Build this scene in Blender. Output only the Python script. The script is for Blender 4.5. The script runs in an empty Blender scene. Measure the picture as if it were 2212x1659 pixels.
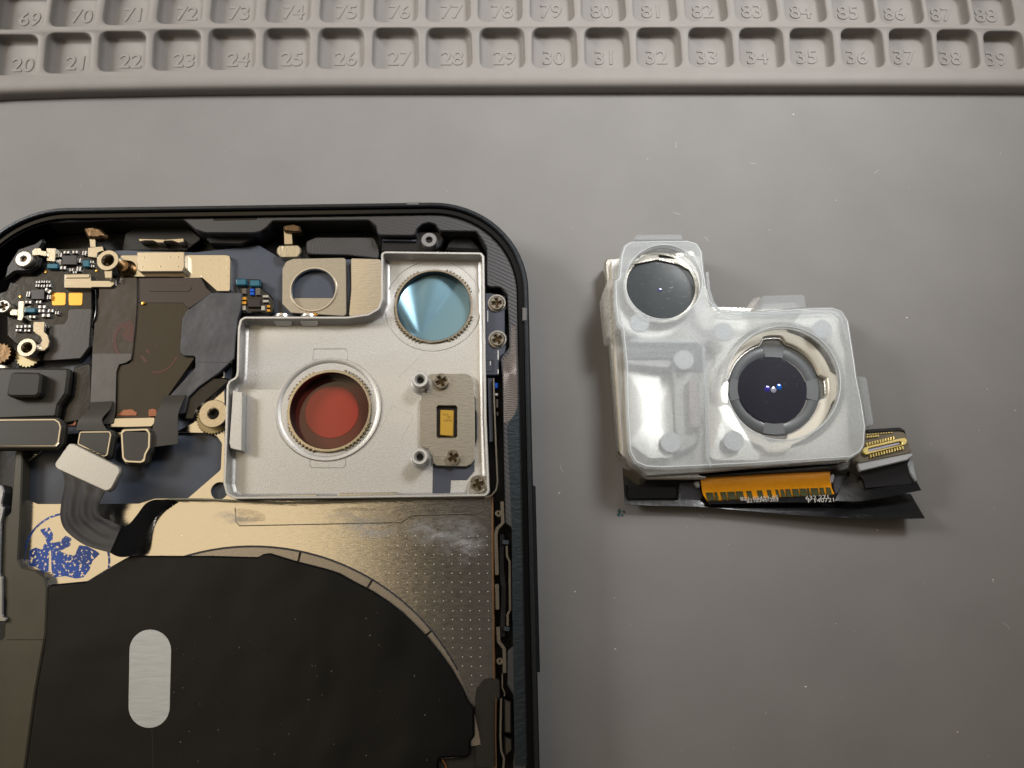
import bpy, bmesh, math, random
from mathutils import Vector, Matrix
from mathutils.geometry import tessellate_polygon
random.seed(7)
R = math.radians
# ------------------------------------------------------------------ camera (1 unit = 1 cm)
S = 0.1                      # scene units per millimetre
F = 1700.0                   # focal length in photo pixels (2212 wide)
TILT = 15.0
H = 99.0                     # camera height over the mat, mm
sc = bpy.context.scene
col = sc.collection
cd = bpy.data.cameras.new('camera'); cam = bpy.data.objects.new('camera', cd); col.objects.link(cam)
cd.sensor_width = 36; cd.lens = 36 * F / 2212; cd.clip_start = 0.05; cd.clip_end = 500
cam.location = (0, 0, H * S); cam.rotation_euler = (R(TILT), 0, 0)
cd.dof.use_dof = False
sc.camera = cam
# ------------------------------------------------------------------ world: the dim room seen in the reflections
w = bpy.data.worlds.new('World'); sc.world = w; w.use_nodes = True
nt = w.node_tree; nt.nodes.clear()
def wn(t, **k):
    n = nt.nodes.new(t)
    for a, b in k.items(): setattr(n, a, b)
    return n
def wl(a, b): nt.links.new(a, b)
tc = wn('ShaderNodeTexCoord'); sp = wn('ShaderNodeSeparateXYZ'); wl(tc.outputs['Generated'], sp.inputs[0])
def math_(op, a, b=None, clamp=False):
    n = wn('ShaderNodeMath', operation=op); n.use_clamp = clamp
    for i, v in enumerate((a, b)):
        if v is None: continue
        if isinstance(v, (int, float)): n.inputs[i].default_value = v
        else: wl(v, n.inputs[i])
    return n.outputs[0]
zz = math_('MAXIMUM', sp.outputs[2], 0.02)
U = math_('DIVIDE', sp.outputs[0], zz); V = math_('DIVIDE', sp.outputs[1], zz)
def step(x, a, b):
    n = wn('ShaderNodeMapRange', interpolation_type='SMOOTHSTEP')
    wl(x, n.inputs[0]); n.inputs[1].default_value = a; n.inputs[2].default_value = b
    n.inputs[3].default_value = 0; n.inputs[4].default_value = 1
    return n.outputs[0]
def addc(base, fac, colr):
    n = wn('ShaderNodeMix', data_type='RGBA', blend_type='MIX')
    wl(fac, n.inputs[0]); 
    if isinstance(base, tuple): n.inputs[6].default_value = (*base, 1)
    else: wl(base, n.inputs[6])
    n.inputs[7].default_value = (*colr, 1)
    return n.outputs[2]
c = (0.06, 0.054, 0.048)                                   # the person and the phone above: dark
c = addc(c, math_('MULTIPLY', math_('MULTIPLY', step(V, 0.12, 0.62), step(V, 1.5, 0.9)), step(U, 1.6, 0.8)), (0.66, 0.62, 0.58))        # bright ceiling beyond
left_ = math_('MULTIPLY', math_('MULTIPLY', step(U, -0.155, -0.225), step(U, -1.2, -0.8)), math_('MULTIPLY', step(V, -0.75, 0.02), step(V, 1.2, 0.8)))
c = addc(c, left_, (0.97, 0.77, 0.49))                      # warm lit ceiling on the left
c = addc(c, math_('MULTIPLY', step(U, 0.75, 1.6), step(V, -0.3, 0.5)), (0.12, 0.10, 0.08))
c = addc(c, step(sp.outputs[2], 0.35, 0.05), (0.10, 0.085, 0.07))   # walls
bg = wn('ShaderNodeBackground'); wl(c, bg.inputs[0]); bg.inputs[1].default_value = 1.0
wo = wn('ShaderNodeOutputWorld'); wl(bg.outputs[0], wo.inputs[0])
# ------------------------------------------------------------------ lamps (ceiling lamp beyond the mat, up right)
def lamp(name, loc, target, size, power, colr, spread=180):
    l = bpy.data.lights.new(name, 'AREA'); l.shape = 'DISK'; l.size = size * S; l.energy = power; l.color = colr; l.spread = R(spread)
    o = bpy.data.objects.new(name, l); col.objects.link(o); o.location = Vector(loc) * S
    d = (Vector(target) - Vector(loc)).normalized(); o.rotation_euler = d.to_track_quat('-Z', 'Y').to_euler()
    return o
lamp('ceiling_lamp', (130, 200, 235), (22, 84, 0), 95, 650, (0.985, 0.99, 1.0), 38)
lamp('fill_lamp', (-340, 150, 220), (-88, 95, 0), 130, 1050, (1.0, 0.97, 0.93), 40)  # added fill from the left, stands for no known source
sc.view_settings.view_transform = 'Standard'; sc.view_settings.look = 'None'
sc.view_settings.exposure = 0.0; sc.view_settings.gamma = 1.0; sc.view_settings.use_curve_mapping = False
try:
    sc.cycles.max_bounces = 8; sc.cycles.transparent_max_bounces = 12; sc.cycles.caustics_reflective = False
    sc.cycles.sample_clamp_indirect = 4.0; sc.cycles.use_denoising = True
except Exception: pass

# ------------------------------------------------------------------ photo pixel -> point at height z (mm)
ct, st = math.cos(R(TILT)), math.sin(R(TILT))
def P(x, y, z):
    a = (x - 1106) / F; b = (829.5 - y) / F
    dx, dy, dz = a, b * ct + st, b * st - ct
    t = (H - z) / (-dz)
    return Vector((dx * t, dy * t, z))
def PX(x, y, z): p = P(x, y, z); return (p.x, p.y)
def mmpp(x, y, z): return (P(x + 1, y, z) - P(x, y, z)).length
# zoom windows the outlines were traced in
def ZA(*p): return [(x * .248, 417 + y * .248) for x, y in p]
def ZB(*p): return [(x * .248, 768 + y * .248) for x, y in p]
def ZC(*p): return [(439 + x * .3472, 417 + y * .3472) for x, y in p]
def ZD(*p): return [(439 + x * .3472, 658 + y * .3472) for x, y in p]
def ZE(*p): return [(1262 + x * .3472, 472 + y * .3472) for x, y in p]
def ZF(*p): return [(1262 + x * .3472, 768 + y * .3472) for x, y in p]
def ZG(*p): return [(960 + x * .3717, 1042 + y * .3717) for x, y in p]
def ZH(*p): return [(x * .3221, 1124.6 + y * .3221) for x, y in p]
def ZI(*p): return [(493.7 + x * .3716, 1042.4 + y * .3716) for x, y in p]
def ZJ(*p): return [(1810.4 + x * .1488, 905.2 + y * .1488) for x, y in p]   # connector close-up
def ZK(*p): return [(1031.4 + x * .2117, 614.4 + y * .2117) for x, y in p]   # right side bracket

# ------------------------------------------------------------------ mesh helpers
WO = {}
def link(name, bm, mat, parent=None, smooth=40):
    me = bpy.data.meshes.new(name)
    bmesh.ops.recalc_face_normals(bm, faces=bm.faces[:])
    vs = [v.co.copy() for v in bm.verts]
    lo = Vector([min(v[i] for v in vs) for i in range(3)]); hi = Vector([max(v[i] for v in vs) for i in range(3)])
    o0 = Vector(((lo.x + hi.x) / 2, (lo.y + hi.y) / 2, lo.z))
    for v in bm.verts: v.co = (v.co - o0) * S
    bm.to_mesh(me); bm.free()
    me.materials.append(mat)
    if smooth:
        me.shade_smooth(); me.set_sharp_from_angle(angle=R(smooth))
    o = bpy.data.objects.new(name, me); col.objects.link(o)
    WO[o] = o0
    if parent is not None:
        o.parent = parent; o.location = (o0 - WO[parent]) * S
    else: o.location = o0 * S
    return o
def empty(name, loc, label, cat):
    o = bpy.data.objects.new(name, None); o.empty_display_size = .2; col.objects.link(o)
    o.location = Vector(loc) * S; WO[o] = Vector(loc); o['label'] = label; o['category'] = cat
    return o
def area(l): return sum(l[i][0] * l[(i + 1) % len(l)][1] - l[(i + 1) % len(l)][0] * l[i][1] for i in range(len(l))) / 2
def clean(l):
    out = []
    for p in l:
        if not out or math.hypot(p[0] - out[-1][0], p[1] - out[-1][1]) > 1e-4: out.append((p[0], p[1]))
    if math.hypot(out[0][0] - out[-1][0], out[0][1] - out[-1][1]) < 1e-4: out.pop()
    return out
def offset(l, d):            # moves a CCW loop inward by d (CW hole: outward from the hole, i.e. into the material)
    n = len(l); out = []
    for i in range(n):
        a, b, c_ = Vector(l[i - 1]), Vector(l[i]), Vector(l[(i + 1) % n])
        e1 = (b - a).normalized(); e2 = (c_ - b).normalized()
        n1 = Vector((-e1.y, e1.x)); n2 = Vector((-e2.y, e2.x)); m = n1 + n2
        if m.length < 1e-6: m = n1.copy()
        m.normalize(); k = max(m.dot(n1), .35)
        out.append(tuple(b + m * (d / k)))
    return out
def rnd(pts, r, seg=5):      # round polygon corners; r scalar or list
    n = len(pts); out = []
    for i in range(n):
        a, b, c_ = Vector(pts[i - 1]), Vector(pts[i]), Vector(pts[(i + 1) % n])
        ri = r[i] if isinstance(r, (list, tuple)) else r
        d1 = (a - b); d2 = (c_ - b); l1, l2 = d1.length, d2.length
        if ri <= 0 or l1 < 1e-6 or l2 < 1e-6: out.append(tuple(b)); continue
        d1 /= l1; d2 /= l2; ang = d1.angle(d2, math.pi)
        if ang > math.pi - .05: out.append(tuple(b)); continue
        t = min(ri / math.tan(ang / 2), l1 * .48, l2 * .48)
        p1 = b + d1 * t; p2 = b + d2 * t
        for k in range(seg + 1):
            u = k / seg; out.append(tuple(p1 * (1 - u) ** 2 + b * 2 * u * (1 - u) + p2 * u * u))
    return out
def circ(cx, cy, r, n=48, a0=0): return [(cx + r * math.cos(a0 + 2 * math.pi * k / n), cy + r * math.sin(a0 + 2 * math.pi * k / n)) for k in range(n)]
def plate_bm(bm, loops, z1, z0, bevel=0.04, bottom=True):
    L = []
    for i, l in enumerate(loops):
        l = clean(l)
        if (area(l) > 0) != (i == 0): l = l[::-1]
        L.append(l)
    top = [offset(l, bevel) for l in L] if bevel else L
    rings = []
    zt = [(top, z1)] + ([(L, z1 - bevel)] if bevel else []) + [(L, z0)]
    for ls, z in zt: rings.append([[bm.verts.new((p[0], p[1], z)) for p in l] for l in ls])
    for a, b in zip(rings[:-1], rings[1:]):
        for la, lb in zip(a, b):
            n = len(la)
            for i in range(n):
                j = (i + 1) % n; bm.faces.new((la[i], lb[i], lb[j], la[j]))
    def cap(ls, vs, flip):
        tr = tessellate_polygon([[Vector((p[0], p[1], 0)) for p in l] for l in ls])
        fl = [v for l in vs for v in l]
        for t in tr:
            try: bm.faces.new([fl[k] for k in (t if not flip else t[::-1])])
            except ValueError: pass
    cap(top, rings[0], False)
    if bottom: cap(L, rings[-1], True)
def plateW(name, loops, z1, z0, mat, parent=None, bevel=0.04, bottom=True):
    bm = bmesh.new(); plate_bm(bm, loops, z1, z0, bevel, bottom)
    return link(name, bm, mat, parent)
def plate(name, loops, z1, z0, mat, parent=None, bevel=0.04, r=0, bottom=True):   # loops in photo pixels at height z1
    if not isinstance(loops[0][0], (list, tuple)): loops = [loops]
    W = [[PX(x, y, z1) for x, y in l] for l in loops]
    if r: W = [rnd(l, r) if len(l) < 40 else l for l in W]
    return plateW(name, W, z1, z0, mat, parent, bevel, bottom)
def box(name, x0, y0, x1, y1, z1, z0, mat, parent=None, bevel=0.04, r=0.0):
    return plate(name, [(x0, y0), (x1, y0), (x1, y1), (x0, y1)], z1, z0, mat, parent, bevel, r)
def lathe(name, c, prof, mat, parent=None, seg=48, smooth=35, closed=False):
    bm = bmesh.new(); rings = []
    for r, z in prof:
        if r < 1e-5: rings.append([bm.verts.new((c[0], c[1], z))])
        else: rings.append([bm.verts.new((c[0] + r * math.cos(2 * math.pi * k / seg), c[1] + r * math.sin(2 * math.pi * k / seg), z)) for k in range(seg)])
    prs = list(zip(rings[:-1], rings[1:])) + ([(rings[-1], rings[0])] if closed else [])
    for a, b in prs:
        for i in range(seg):
            j = (i + 1) % seg
            if len(a) == 1 and len(b) == 1: continue
            if len(a) == 1: bm.faces.new((a[0], b[i], b[j]))
            elif len(b) == 1: bm.faces.new((a[i], b[0], a[j]))
            else: bm.faces.new((a[i], b[i], b[j], a[j]))
    return link(name, bm, mat, parent, smooth)
def cat(pts, n):             # catmull-rom
    out = []
    for i in range(len(pts) - 1):
        p0 = pts[max(i - 1, 0)]; p1 = pts[i]; p2 = pts[i + 1]; p3 = pts[min(i + 2, len(pts) - 1)]
        for k in range(n):
            t = k / n
            out.append(.5 * ((2 * p1) + (p2 - p0) * t + (2 * p0 - 5 * p1 + 4 * p2 - p3) * t * t + (3 * p1 - p0 - 3 * p2 + p3) * t ** 3))
    out.append(pts[-1]); return out
def ribbon(name, pairs, mat, parent, th=.12, cols=8, n=8, ridge=0, ridge_n=3):
    Lp = cat([P(*a) for a, b in pairs], n); Rp = cat([P(*b) for a, b in pairs], n)
    bm = bmesh.new(); G = []
    for side in (0, 1):
        G.append([])
        for i, (a, b) in enumerate(zip(Lp, Rp)):
            row = []
            ta = Lp[min(i + 1, len(Lp) - 1)] - Lp[max(i - 1, 0)]
            nn = (b - a).cross(ta); nn.normalize()
            for k in range(cols + 1):
                u = k / cols; p = a.lerp(b, u)
                if ridge and 0 < k < cols: p = p + nn * ridge * math.sin(u * math.pi * 2 * ridge_n) * math.sin(math.pi * i / (len(Lp) - 1))
                row.append(bm.verts.new(p + nn * (th * (-.5 if side else .5))))
            G[-1].append(row)
    rows = len(Lp)
    for s in (0, 1):
        for i in range(rows - 1):
            for k in range(cols): bm.faces.new((G[s][i][k], G[s][i + 1][k], G[s][i + 1][k + 1], G[s][i][k + 1]))
    for i in range(rows - 1):
        for k in (0, cols): bm.faces.new((G[0][i][k], G[0][i + 1][k], G[1][i + 1][k], G[1][i][k]))
    for i in (0, rows - 1):
        for k in range(cols): bm.faces.new((G[0][i][k], G[0][i][k + 1], G[1][i][k + 1], G[1][i][k]))
    return link(name, bm, mat, parent, 50)
def bar(name, pts, wd, z1, z0, mat, parent, r=0):     # a strip of constant width (mm) along a pixel polyline
    c_ = [Vector(PX(x, y, z1)) for x, y in pts]
    lft, rgt = [], []
    for i, p in enumerate(c_):
        t = (c_[min(i + 1, len(c_) - 1)] - c_[max(i - 1, 0)]).normalized(); n_ = Vector((-t.y, t.x)) * wd / 2
        lft.append(tuple(p + n_)); rgt.append(tuple(p - n_))
    l = lft + rgt[::-1]
    return plateW(name, [rnd(l, r) if r else l], z1, z0, mat, parent, min(.03, wd * .2))
def text(name, s, x, y, z, size, rot, mat, parent, ext=.01, sx=1.0, bev=0):
    cu = bpy.data.curves.new('txt', 'FONT'); cu.body = s; cu.size = size; cu.extrude = ext; cu.align_x = 'CENTER'; cu.align_y = 'CENTER'
    cu.bevel_depth = bev; cu.bevel_resolution = 1; cu.resolution_u = 4
    o = bpy.data.objects.new('txt', cu); col.objects.link(o)
    me = bpy.data.meshes.new_from_object(o); bpy.data.objects.remove(o)
    bm = bmesh.new(); bm.from_mesh(me); bpy.data.meshes.remove(me)
    p = P(x, y, z); m = Matrix.Translation(p) @ Matrix.Rotation(rot, 4, 'Z') @ Matrix.Diagonal((sx, 1, 1, 1))
    bm.transform(m)
    return link(name, bm, mat, parent, 0)

# ------------------------------------------------------------------ materials
def lin(c):
    if max(c) > 1.0: c = [v / 255 for v in c]
    return tuple((v / 12.92 if v <= .04045 else ((v + .055) / 1.055) ** 2.4) for v in c)
MATS = {}
def M(name, colr, metal=0.0, rough=.5, bump=0, bdist=.01, bscale=40, var=0, vscale=20, coat=0, spec=.5, stretch=None, rings=0, trans=0, ior=1.45, aniso=0, rvar=0, det=3):
    if name in MATS: return MATS[name]
    m = bpy.data.materials.new(name); m.use_nodes = True; n = m.node_tree.nodes; l = m.node_tree.links
    b = n['Principled BSDF']; rgb = lin(colr)
    b.inputs['Base Color'].default_value = (*rgb, 1); b.inputs['Metallic'].default_value = metal
    b.inputs['Roughness'].default_value = rough; b.inputs['Coat Weight'].default_value = coat; b.inputs['Coat Roughness'].default_value = .08
    b.inputs['Specular IOR Level'].default_value = spec; b.inputs['Transmission Weight'].default_value = trans; b.inputs['IOR'].default_value = ior
    b.inputs['Anisotropic'].default_value = aniso
    t = n.new('ShaderNodeTexCoord'); mp = n.new('ShaderNodeMapping'); l.new(t.outputs['Object'], mp.inputs[0])
    if stretch: mp.inputs['Scale'].default_value = stretch
    h = None
    if bump or rvar:
        nz = n.new('ShaderNodeTexNoise'); nz.inputs['Scale'].default_value = bscale; nz.inputs['Detail'].default_value = det
        l.new(mp.outputs[0], nz.inputs['Vector']); h = nz.outputs['Fac']
        if rvar:
            mr = n.new('ShaderNodeMapRange'); l.new(h, mr.inputs[0]); mr.inputs[1].default_value = .3; mr.inputs[2].default_value = .7
            mr.inputs[3].default_value = rough - rvar; mr.inputs[4].default_value = rough + rvar; l.new(mr.outputs[0], b.inputs['Roughness'])
    if rings:
        wv = n.new('ShaderNodeTexWave'); wv.wave_type = 'RINGS'; wv.rings_direction = 'Z'; wv.inputs['Scale'].default_value = rings
        wv.inputs['Distortion'].default_value = 1.5; wv.inputs['Detail Scale'].default_value = 2
        l.new(mp.outputs[0], wv.inputs['Vector']); h = wv.outputs['Fac']
    if h is not None and bump:
        bp = n.new('ShaderNodeBump'); bp.inputs['Strength'].default_value = bump; bp.inputs['Distance'].default_value = bdist
        l.new(h, bp.inputs['Height']); l.new(bp.outputs[0], b.inputs['Normal'])
        if coat: l.new(bp.outputs[0], b.inputs['Coat Normal'])
    if var:
        nv = n.new('ShaderNodeTexNoise'); nv.inputs['Scale'].default_value = vscale; nv.inputs['Detail'].default_value = 4
        l.new(mp.outputs[0], nv.inputs['Vector'])
        mx = n.new('ShaderNodeMapRange'); l.new(nv.outputs['Fac'], mx.inputs[0]); mx.inputs[1].default_value = .3; mx.inputs[2].default_value = .7
        mx.inputs[3].default_value = 1 - var; mx.inputs[4].default_value = 1 + var
        mu = n.new('ShaderNodeMix'); mu.data_type = 'RGBA'; mu.blend_type = 'MULTIPLY'; mu.inputs[0].default_value = 1
        mu.inputs[6].default_value = (*rgb, 1); l.new(mx.outputs[0], mu.inputs[7]); l.new(mu.outputs[2], b.inputs['Base Color'])
    MATS[name] = m; return m
def stain(name, a, bcol, scale, lo, hi, metal_a, metal_b, ra, rb, stretch=None):     # two surfaces mixed by a noise threshold
    m = M(name, a, metal_a, ra); n = m.node_tree.nodes; l = m.node_tree.links; b = n['Principled BSDF']
    t = n.new('ShaderNodeTexCoord'); mp = n.new('ShaderNodeMapping'); l.new(t.outputs['Object'], mp.inputs[0])
    if stretch: mp.inputs['Scale'].default_value = stretch
    z = n.new('ShaderNodeTexNoise'); z.inputs['Scale'].default_value = scale; z.inputs['Detail'].default_value = 6; l.new(mp.outputs[0], z.inputs['Vector'])
    r_ = n.new('ShaderNodeMapRange'); l.new(z.outputs['Fac'], r_.inputs[0]); r_.inputs[1].default_value = lo; r_.inputs[2].default_value = hi
    def mixv(sock, x, y):
        q = n.new('ShaderNodeMapRange'); l.new(r_.outputs[0], q.inputs[0]); q.inputs[3].default_value = x; q.inputs[4].default_value = y; l.new(q.outputs[0], b.inputs[sock])
    mixv('Metallic', metal_a, metal_b); mixv('Roughness', ra, rb)
    mu = n.new('ShaderNodeMix'); mu.data_type = 'RGBA'; l.new(r_.outputs[0], mu.inputs[0])
    mu.inputs[6].default_value = (*lin(a), 1); mu.inputs[7].default_value = (*lin(bcol), 1); l.new(mu.outputs[2], b.inputs['Base Color'])
    return m

m_mat = M('grey_silicone', (124, 122, 120), 0, .62, spec=.35, bump=.14, bscale=110, var=.045, vscale=1.1, rvar=.05)
m_tray = M('grey_silicone_tray', (136, 132, 128), 0, .6, spec=.3, bump=.12, bscale=60, var=.03, vscale=4)
m_rim = M('rim_dark_metal', (56, 59, 63), .85, .30, bump=.15, bscale=200, var=.1)
m_groove = M('gasket_black', (7, 7, 8), 0, .16)
m_ledge = M('machined_black_metal', (78, 78, 80), .7, .4, bump=.13, rings=7)
m_black = M('black_plastic', (16, 16, 17), 0, .35, bump=.1, bscale=30)
m_cavity = M('cavity_black', (9, 9, 10), 0, .4, bump=.3, bscale=12)
m_slate = M('slate_film', (66, 72, 84), 0, .38, var=.05)
m_cream = M('polished_shield', (224, 219, 210), 1, .13, bump=.16, bscale=70, stretch=(.12, 1, 1), rvar=.04, det=5)
m_silver = M('blasted_silver', (190, 188, 184), .8, .48, bump=.28, bscale=60, var=.09, vscale=55)
m_rimsil = M('edge_silver', (215, 212, 206), .95, .24, bump=.1, bscale=60)
m_plate2 = M('brushed_plate', (178, 172, 160), .9, .34, bump=.22, bscale=50, stretch=(.3, 1, 1), var=.06, vscale=60)
m_steel = M('bright_steel', (205, 196, 180), 1, .22, bump=.1, bscale=40, var=.08, vscale=30)
m_recess = M('screw_recess', (70, 58, 42), 1, .45)
m_brass = M('brass_teeth', (150, 140, 112), 1, .3)
m_gold = M('gold', (226, 172, 82), 1, .28)
m_pad = M('gold_pad', (222, 158, 60), .55, .4)
m_goldchip = M('gold_can', (222, 182, 84), .9, .33, bump=.08, bscale=90)
m_pcb = M('black_board', (14, 16, 19), 0, .2, coat=.6, bump=.35, bscale=9)
m_chip = M('chip', (44, 38, 38), 0, .35)
m_cap = M('capacitor_metal', (176, 174, 170), .85, .4)
m_capb = M('capacitor_body', (92, 84, 76), 0, .4)
m_teal = M('teal_inductor', (20, 96, 120), .2, .25, coat=.8)
m_blue = M('blue_part', (16, 84, 190), .1, .3)
m_olive = M('matte_olive_black', (50, 47, 41), 0, .5, bump=.06, bscale=80)
m_film = M('dark_brown_film', (54, 47, 44), 0, .25, coat=.4, bump=.8, bdist=.03, bscale=1.6)
m_film2 = M('olive_film', (46, 40, 30), 0, .22, coat=.3, bump=.4, bdist=.02, bscale=1.5)
m_filmg = M('grey_tape', (70, 71, 75), 0, .38, var=.22, vscale=3, bump=1, bdist=.03, bscale=2)
m_flex = M('grey_flex', (66, 66, 69), 0, .3, bump=.2, bscale=5, var=.1, vscale=8)
m_flexb = M('black_flex', (15, 15, 17), 0, .24, coat=.3, bump=.5, bdist=.02, bscale=3)
m_copper = M('copper', (140, 94, 74), .9, .35)
m_foil = M('black_foil', (10, 11, 12), 0, .34, spec=.32, bump=1, bdist=.05, bscale=.8, var=.12, vscale=2, det=2)
m_pill = M('pale_pill', (190, 192, 190), .1, .42, bump=.5, bscale=14, stretch=(.25, 1.2, 1), var=.05, vscale=12)
m_cap2 = M('satin_cap', (186, 182, 172), .45, .45, var=.06, vscale=60, bump=.1, bscale=80)
m_magnet = M('magnet_silver', (165, 158, 148), .95, .34, bump=.2, bscale=60)
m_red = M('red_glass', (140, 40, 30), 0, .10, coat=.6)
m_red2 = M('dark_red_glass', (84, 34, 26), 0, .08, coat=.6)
m_bluefilm = M('blue_film', (116, 150, 164), .6, .36, coat=.3, bump=.05, bscale=6)
m_dark = M('lens_black', (8, 9, 12), 0, .12, coat=.8)
m_slat2 = M('side_bracket_plastic', (62, 66, 78), 0, .45, bump=.2, bscale=60)
m_white = M('white_mark', (220, 218, 212), 0, .5)
m_orange = M('orange_flex', (255, 168, 8), 0, .35, coat=.2, var=.04)
m_green = M('green_mask', (62, 64, 26), 0, .4)
m_num = m_tray
m_stamp = stain('blue_stamp_ink', (36, 76, 160), (226, 218, 205), 26, .57, .61, 0, 1, .5, .2)
m_redmark = M('red_mark_ink', (70, 36, 33), 0, .3, coat=.3)
def smudge_mat():
    m = bpy.data.materials.new('white_residue'); m.use_nodes = True; n = m.node_tree.nodes; l = m.node_tree.links
    b = n['Principled BSDF']; b.inputs['Base Color'].default_value = (.5, .5, .5, 1); b.inputs['Metallic'].default_value = .3; b.inputs['Roughness'].default_value = .6
    t = n.new('ShaderNodeTexCoord'); z = n.new('ShaderNodeTexNoise'); z.inputs['Scale'].default_value = 7; z.inputs['Detail'].default_value = 8; z.inputs['Roughness'].default_value = .7
    mp = n.new('ShaderNodeMapping'); mp.inputs['Scale'].default_value = (.5, 1, 1); l.new(t.outputs['Object'], mp.inputs[0]); l.new(mp.outputs[0], z.inputs['Vector'])
    g = n.new('ShaderNodeTexGradient'); g.gradient_type = 'SPHERICAL'; gm = n.new('ShaderNodeMapping'); gm.inputs['Location'].default_value = (-1, -1, 0); gm.inputs['Scale'].default_value = (2, 2, 0)
    l.new(t.outputs['Generated'], gm.inputs[0]); l.new(gm.outputs[0], g.inputs[0])
    mu = n.new('ShaderNodeMath'); mu.operation = 'MULTIPLY'; l.new(g.outputs['Fac'], mu.inputs[0])
    r_ = n.new('ShaderNodeMapRange'); l.new(z.outputs['Fac'], r_.inputs[0]); r_.inputs[1].default_value = .42; r_.inputs[2].default_value = .7; r_.inputs[4].default_value = .55; l.new(r_.outputs[0], mu.inputs[1])
    tr = n.new('ShaderNodeBsdfTransparent'); mx = n.new('ShaderNodeMixShader'); l.new(mu.outputs[0], mx.inputs[0]); l.new(tr.outputs[0], mx.inputs[1]); l.new(b.outputs[0], mx.inputs[2])
    l.new(mx.outputs[0], n['Material Output'].inputs[0]); return m
m_stainw = smudge_mat()

# ================================================================== WORK MAT (the surface)
mat_base = bmesh.new()
plate_bm(mat_base, [[(-190, -150), (190, -150), (190, 190), (-190, 190)]], 0, -2.5, .2)
mat_o = link('work_mat', mat_base, m_mat, None, 0); mat_o['kind'] = 'structure'
ZT, ZFL = 1.85, .25
low = {  # number: (left x top, left x bottom, right x top, right x bottom, y top, y bottom)
 20: (-19, -28, 82, 75, 74, 161), 21: (101, 94, 197, 192, 70, 157), 22: (215, 211, 315, 312, 67, 153), 23: (333, 329, 433, 431, 64, 151), 24: (451, 449, 552, 550, 61.5, 149.5),
 25: (570, 568, 669, 668, 61, 148.5), 26: (688, 686, 785, 786, 60.5, 147.5), 27: (806, 804, 902, 904, 60, 147), 28: (921, 921, 1017, 1020, 60, 146.5), 29: (1036, 1038, 1131, 1134, 60, 146),
 30: (1150, 1150, 1244, 1248, 59.5, 145.5), 31: (1263, 1265, 1357, 1362, 59.5, 145.5), 32: (1375, 1378, 1468, 1474, 59.5, 144.5), 33: (1487, 1491, 1579, 1586, 59.5, 144), 34: (1597, 1601, 1689, 1696, 60, 144),
 35: (1706, 1712, 1797, 1804, 60.5, 143.5), 36: (1816, 1824, 1904, 1913, 61, 144), 37: (1920, 1928, 2010, 2018, 61.5, 144.5), 38: (2023, 2032, 2109, 2119, 63.5, 146), 39: (2124, 2134, 2208, 2218, 67, 148)}
up = {69: (-2, -12, 103, 90, -22, 62), 70: (117, 106, 212, 201, -25, 56), 71: (232, 221, 327, 317, -29, 52.5), 72: (347, 337, 441, 434, -31, 50), 73: (461, 453, 556, 550, -32, 49), 74: (579, 572, 673, 669, -33, 47.5),
 75: (695, 690, 788, 785, -34, 47), 76: (810, 807, 903, 901, -34, 46.5), 77: (922, 920, 1014, 1016, -34.5, 46), 78: (1034, 1033, 1126, 1128, -35, 45.5), 79: (1146, 1146, 1236, 1241, -35, 45),
 80: (1255, 1257, 1346, 1353, -35, 45), 81: (1366, 1370, 1455, 1464, -35, 45), 82: (1477, 1483, 1563, 1574, -35, 45), 83: (1584, 1593, 1670, 1682, -35, 45), 84: (1691, 1701, 1776, 1788, -34, 46),
 85: (1794, 1806, 1880, 1893, -33, 48), 86: (1893, 1906, 1984, 1998, -32, 50), 87: (1997, 2011, 2083, 2098, -29, 52), 88: (2096, 2111, 2180, 2195, -26, 54)}
tray = bmesh.new()
edge_y = [(-160, 224), (0, 211), (150, 206), (400, 201), (700, 198), (1106, 197), (1500, 196), (1900, 196), (2212, 197), (2400, 199)]
outer = [PX(x, y - 11, ZT) for x, y in edge_y] + [PX(2500, -140, ZT), PX(-260, -140, ZT)]
holes = []
for dct in (low, up):
    for k, (a, b_, c_, d, y0, y1) in dct.items():
        q = [PX(a, y0, ZT), PX(c_, y0, ZT), PX(d, y1, ZT), PX(b_, y1, ZT)]
        holes.append(rnd(q, 1.35, 6))
def ccw(l): return l if area(l) > 0 else l[::-1]
def cw(l): return l if area(l) < 0 else l[::-1]
OL = ccw(clean(outer)); HL = [cw(clean(h)) for h in holes]
tops = [offset(OL, 1.3)] + [offset(h, .18) for h in HL]
rows = [(tops, ZT), ([offset(OL, .65)] + [offset(h, .05) for h in HL], ZT - .12), ([offset(OL, .3)] + HL, ZT - .40), ([offset(OL, .1)] + [offset(h, -.02) for h in HL], ZT - .9)]
rings = [[[tray.verts.new((p[0], p[1], z)) for p in l] for l in ls] for ls, z in rows]
last = [[tray.verts.new((p[0], p[1], 0.0)) for p in OL]]
for h in HL: last.append([tray.verts.new((p[0], p[1], ZFL + .35)) for p in offset(h, -.12)])
rings.append(last)
for a, b_ in zip(rings[:-1], rings[1:]):
    for la, lb in zip(a, b_):
        for i in range(len(la)):
            j = (i + 1) % len(la); tray.faces.new((la[i], lb[i], lb[j], la[j]))
fl = [v for l in rings[0] for v in l]
for t in tessellate_polygon([[Vector((p[0], p[1], 0)) for p in l] for l in tops]):
    try: tray.faces.new([fl[k] for k in t])
    except ValueError: pass
for i, h in enumerate(HL):                       # pocket floors with a rounded foot
    r2 = [tray.verts.new((p[0], p[1], ZFL)) for p in offset(h, -.5)]
    la = rings[-1][i + 1]
    for k in range(len(la)):
        j = (k + 1) % len(la); tray.faces.new((la[k], r2[k], r2[j], la[j]))
    tray.faces.new(r2[::-1])
tray_o = link('parts_tray', tray, m_tray, mat_o, 55)
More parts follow.
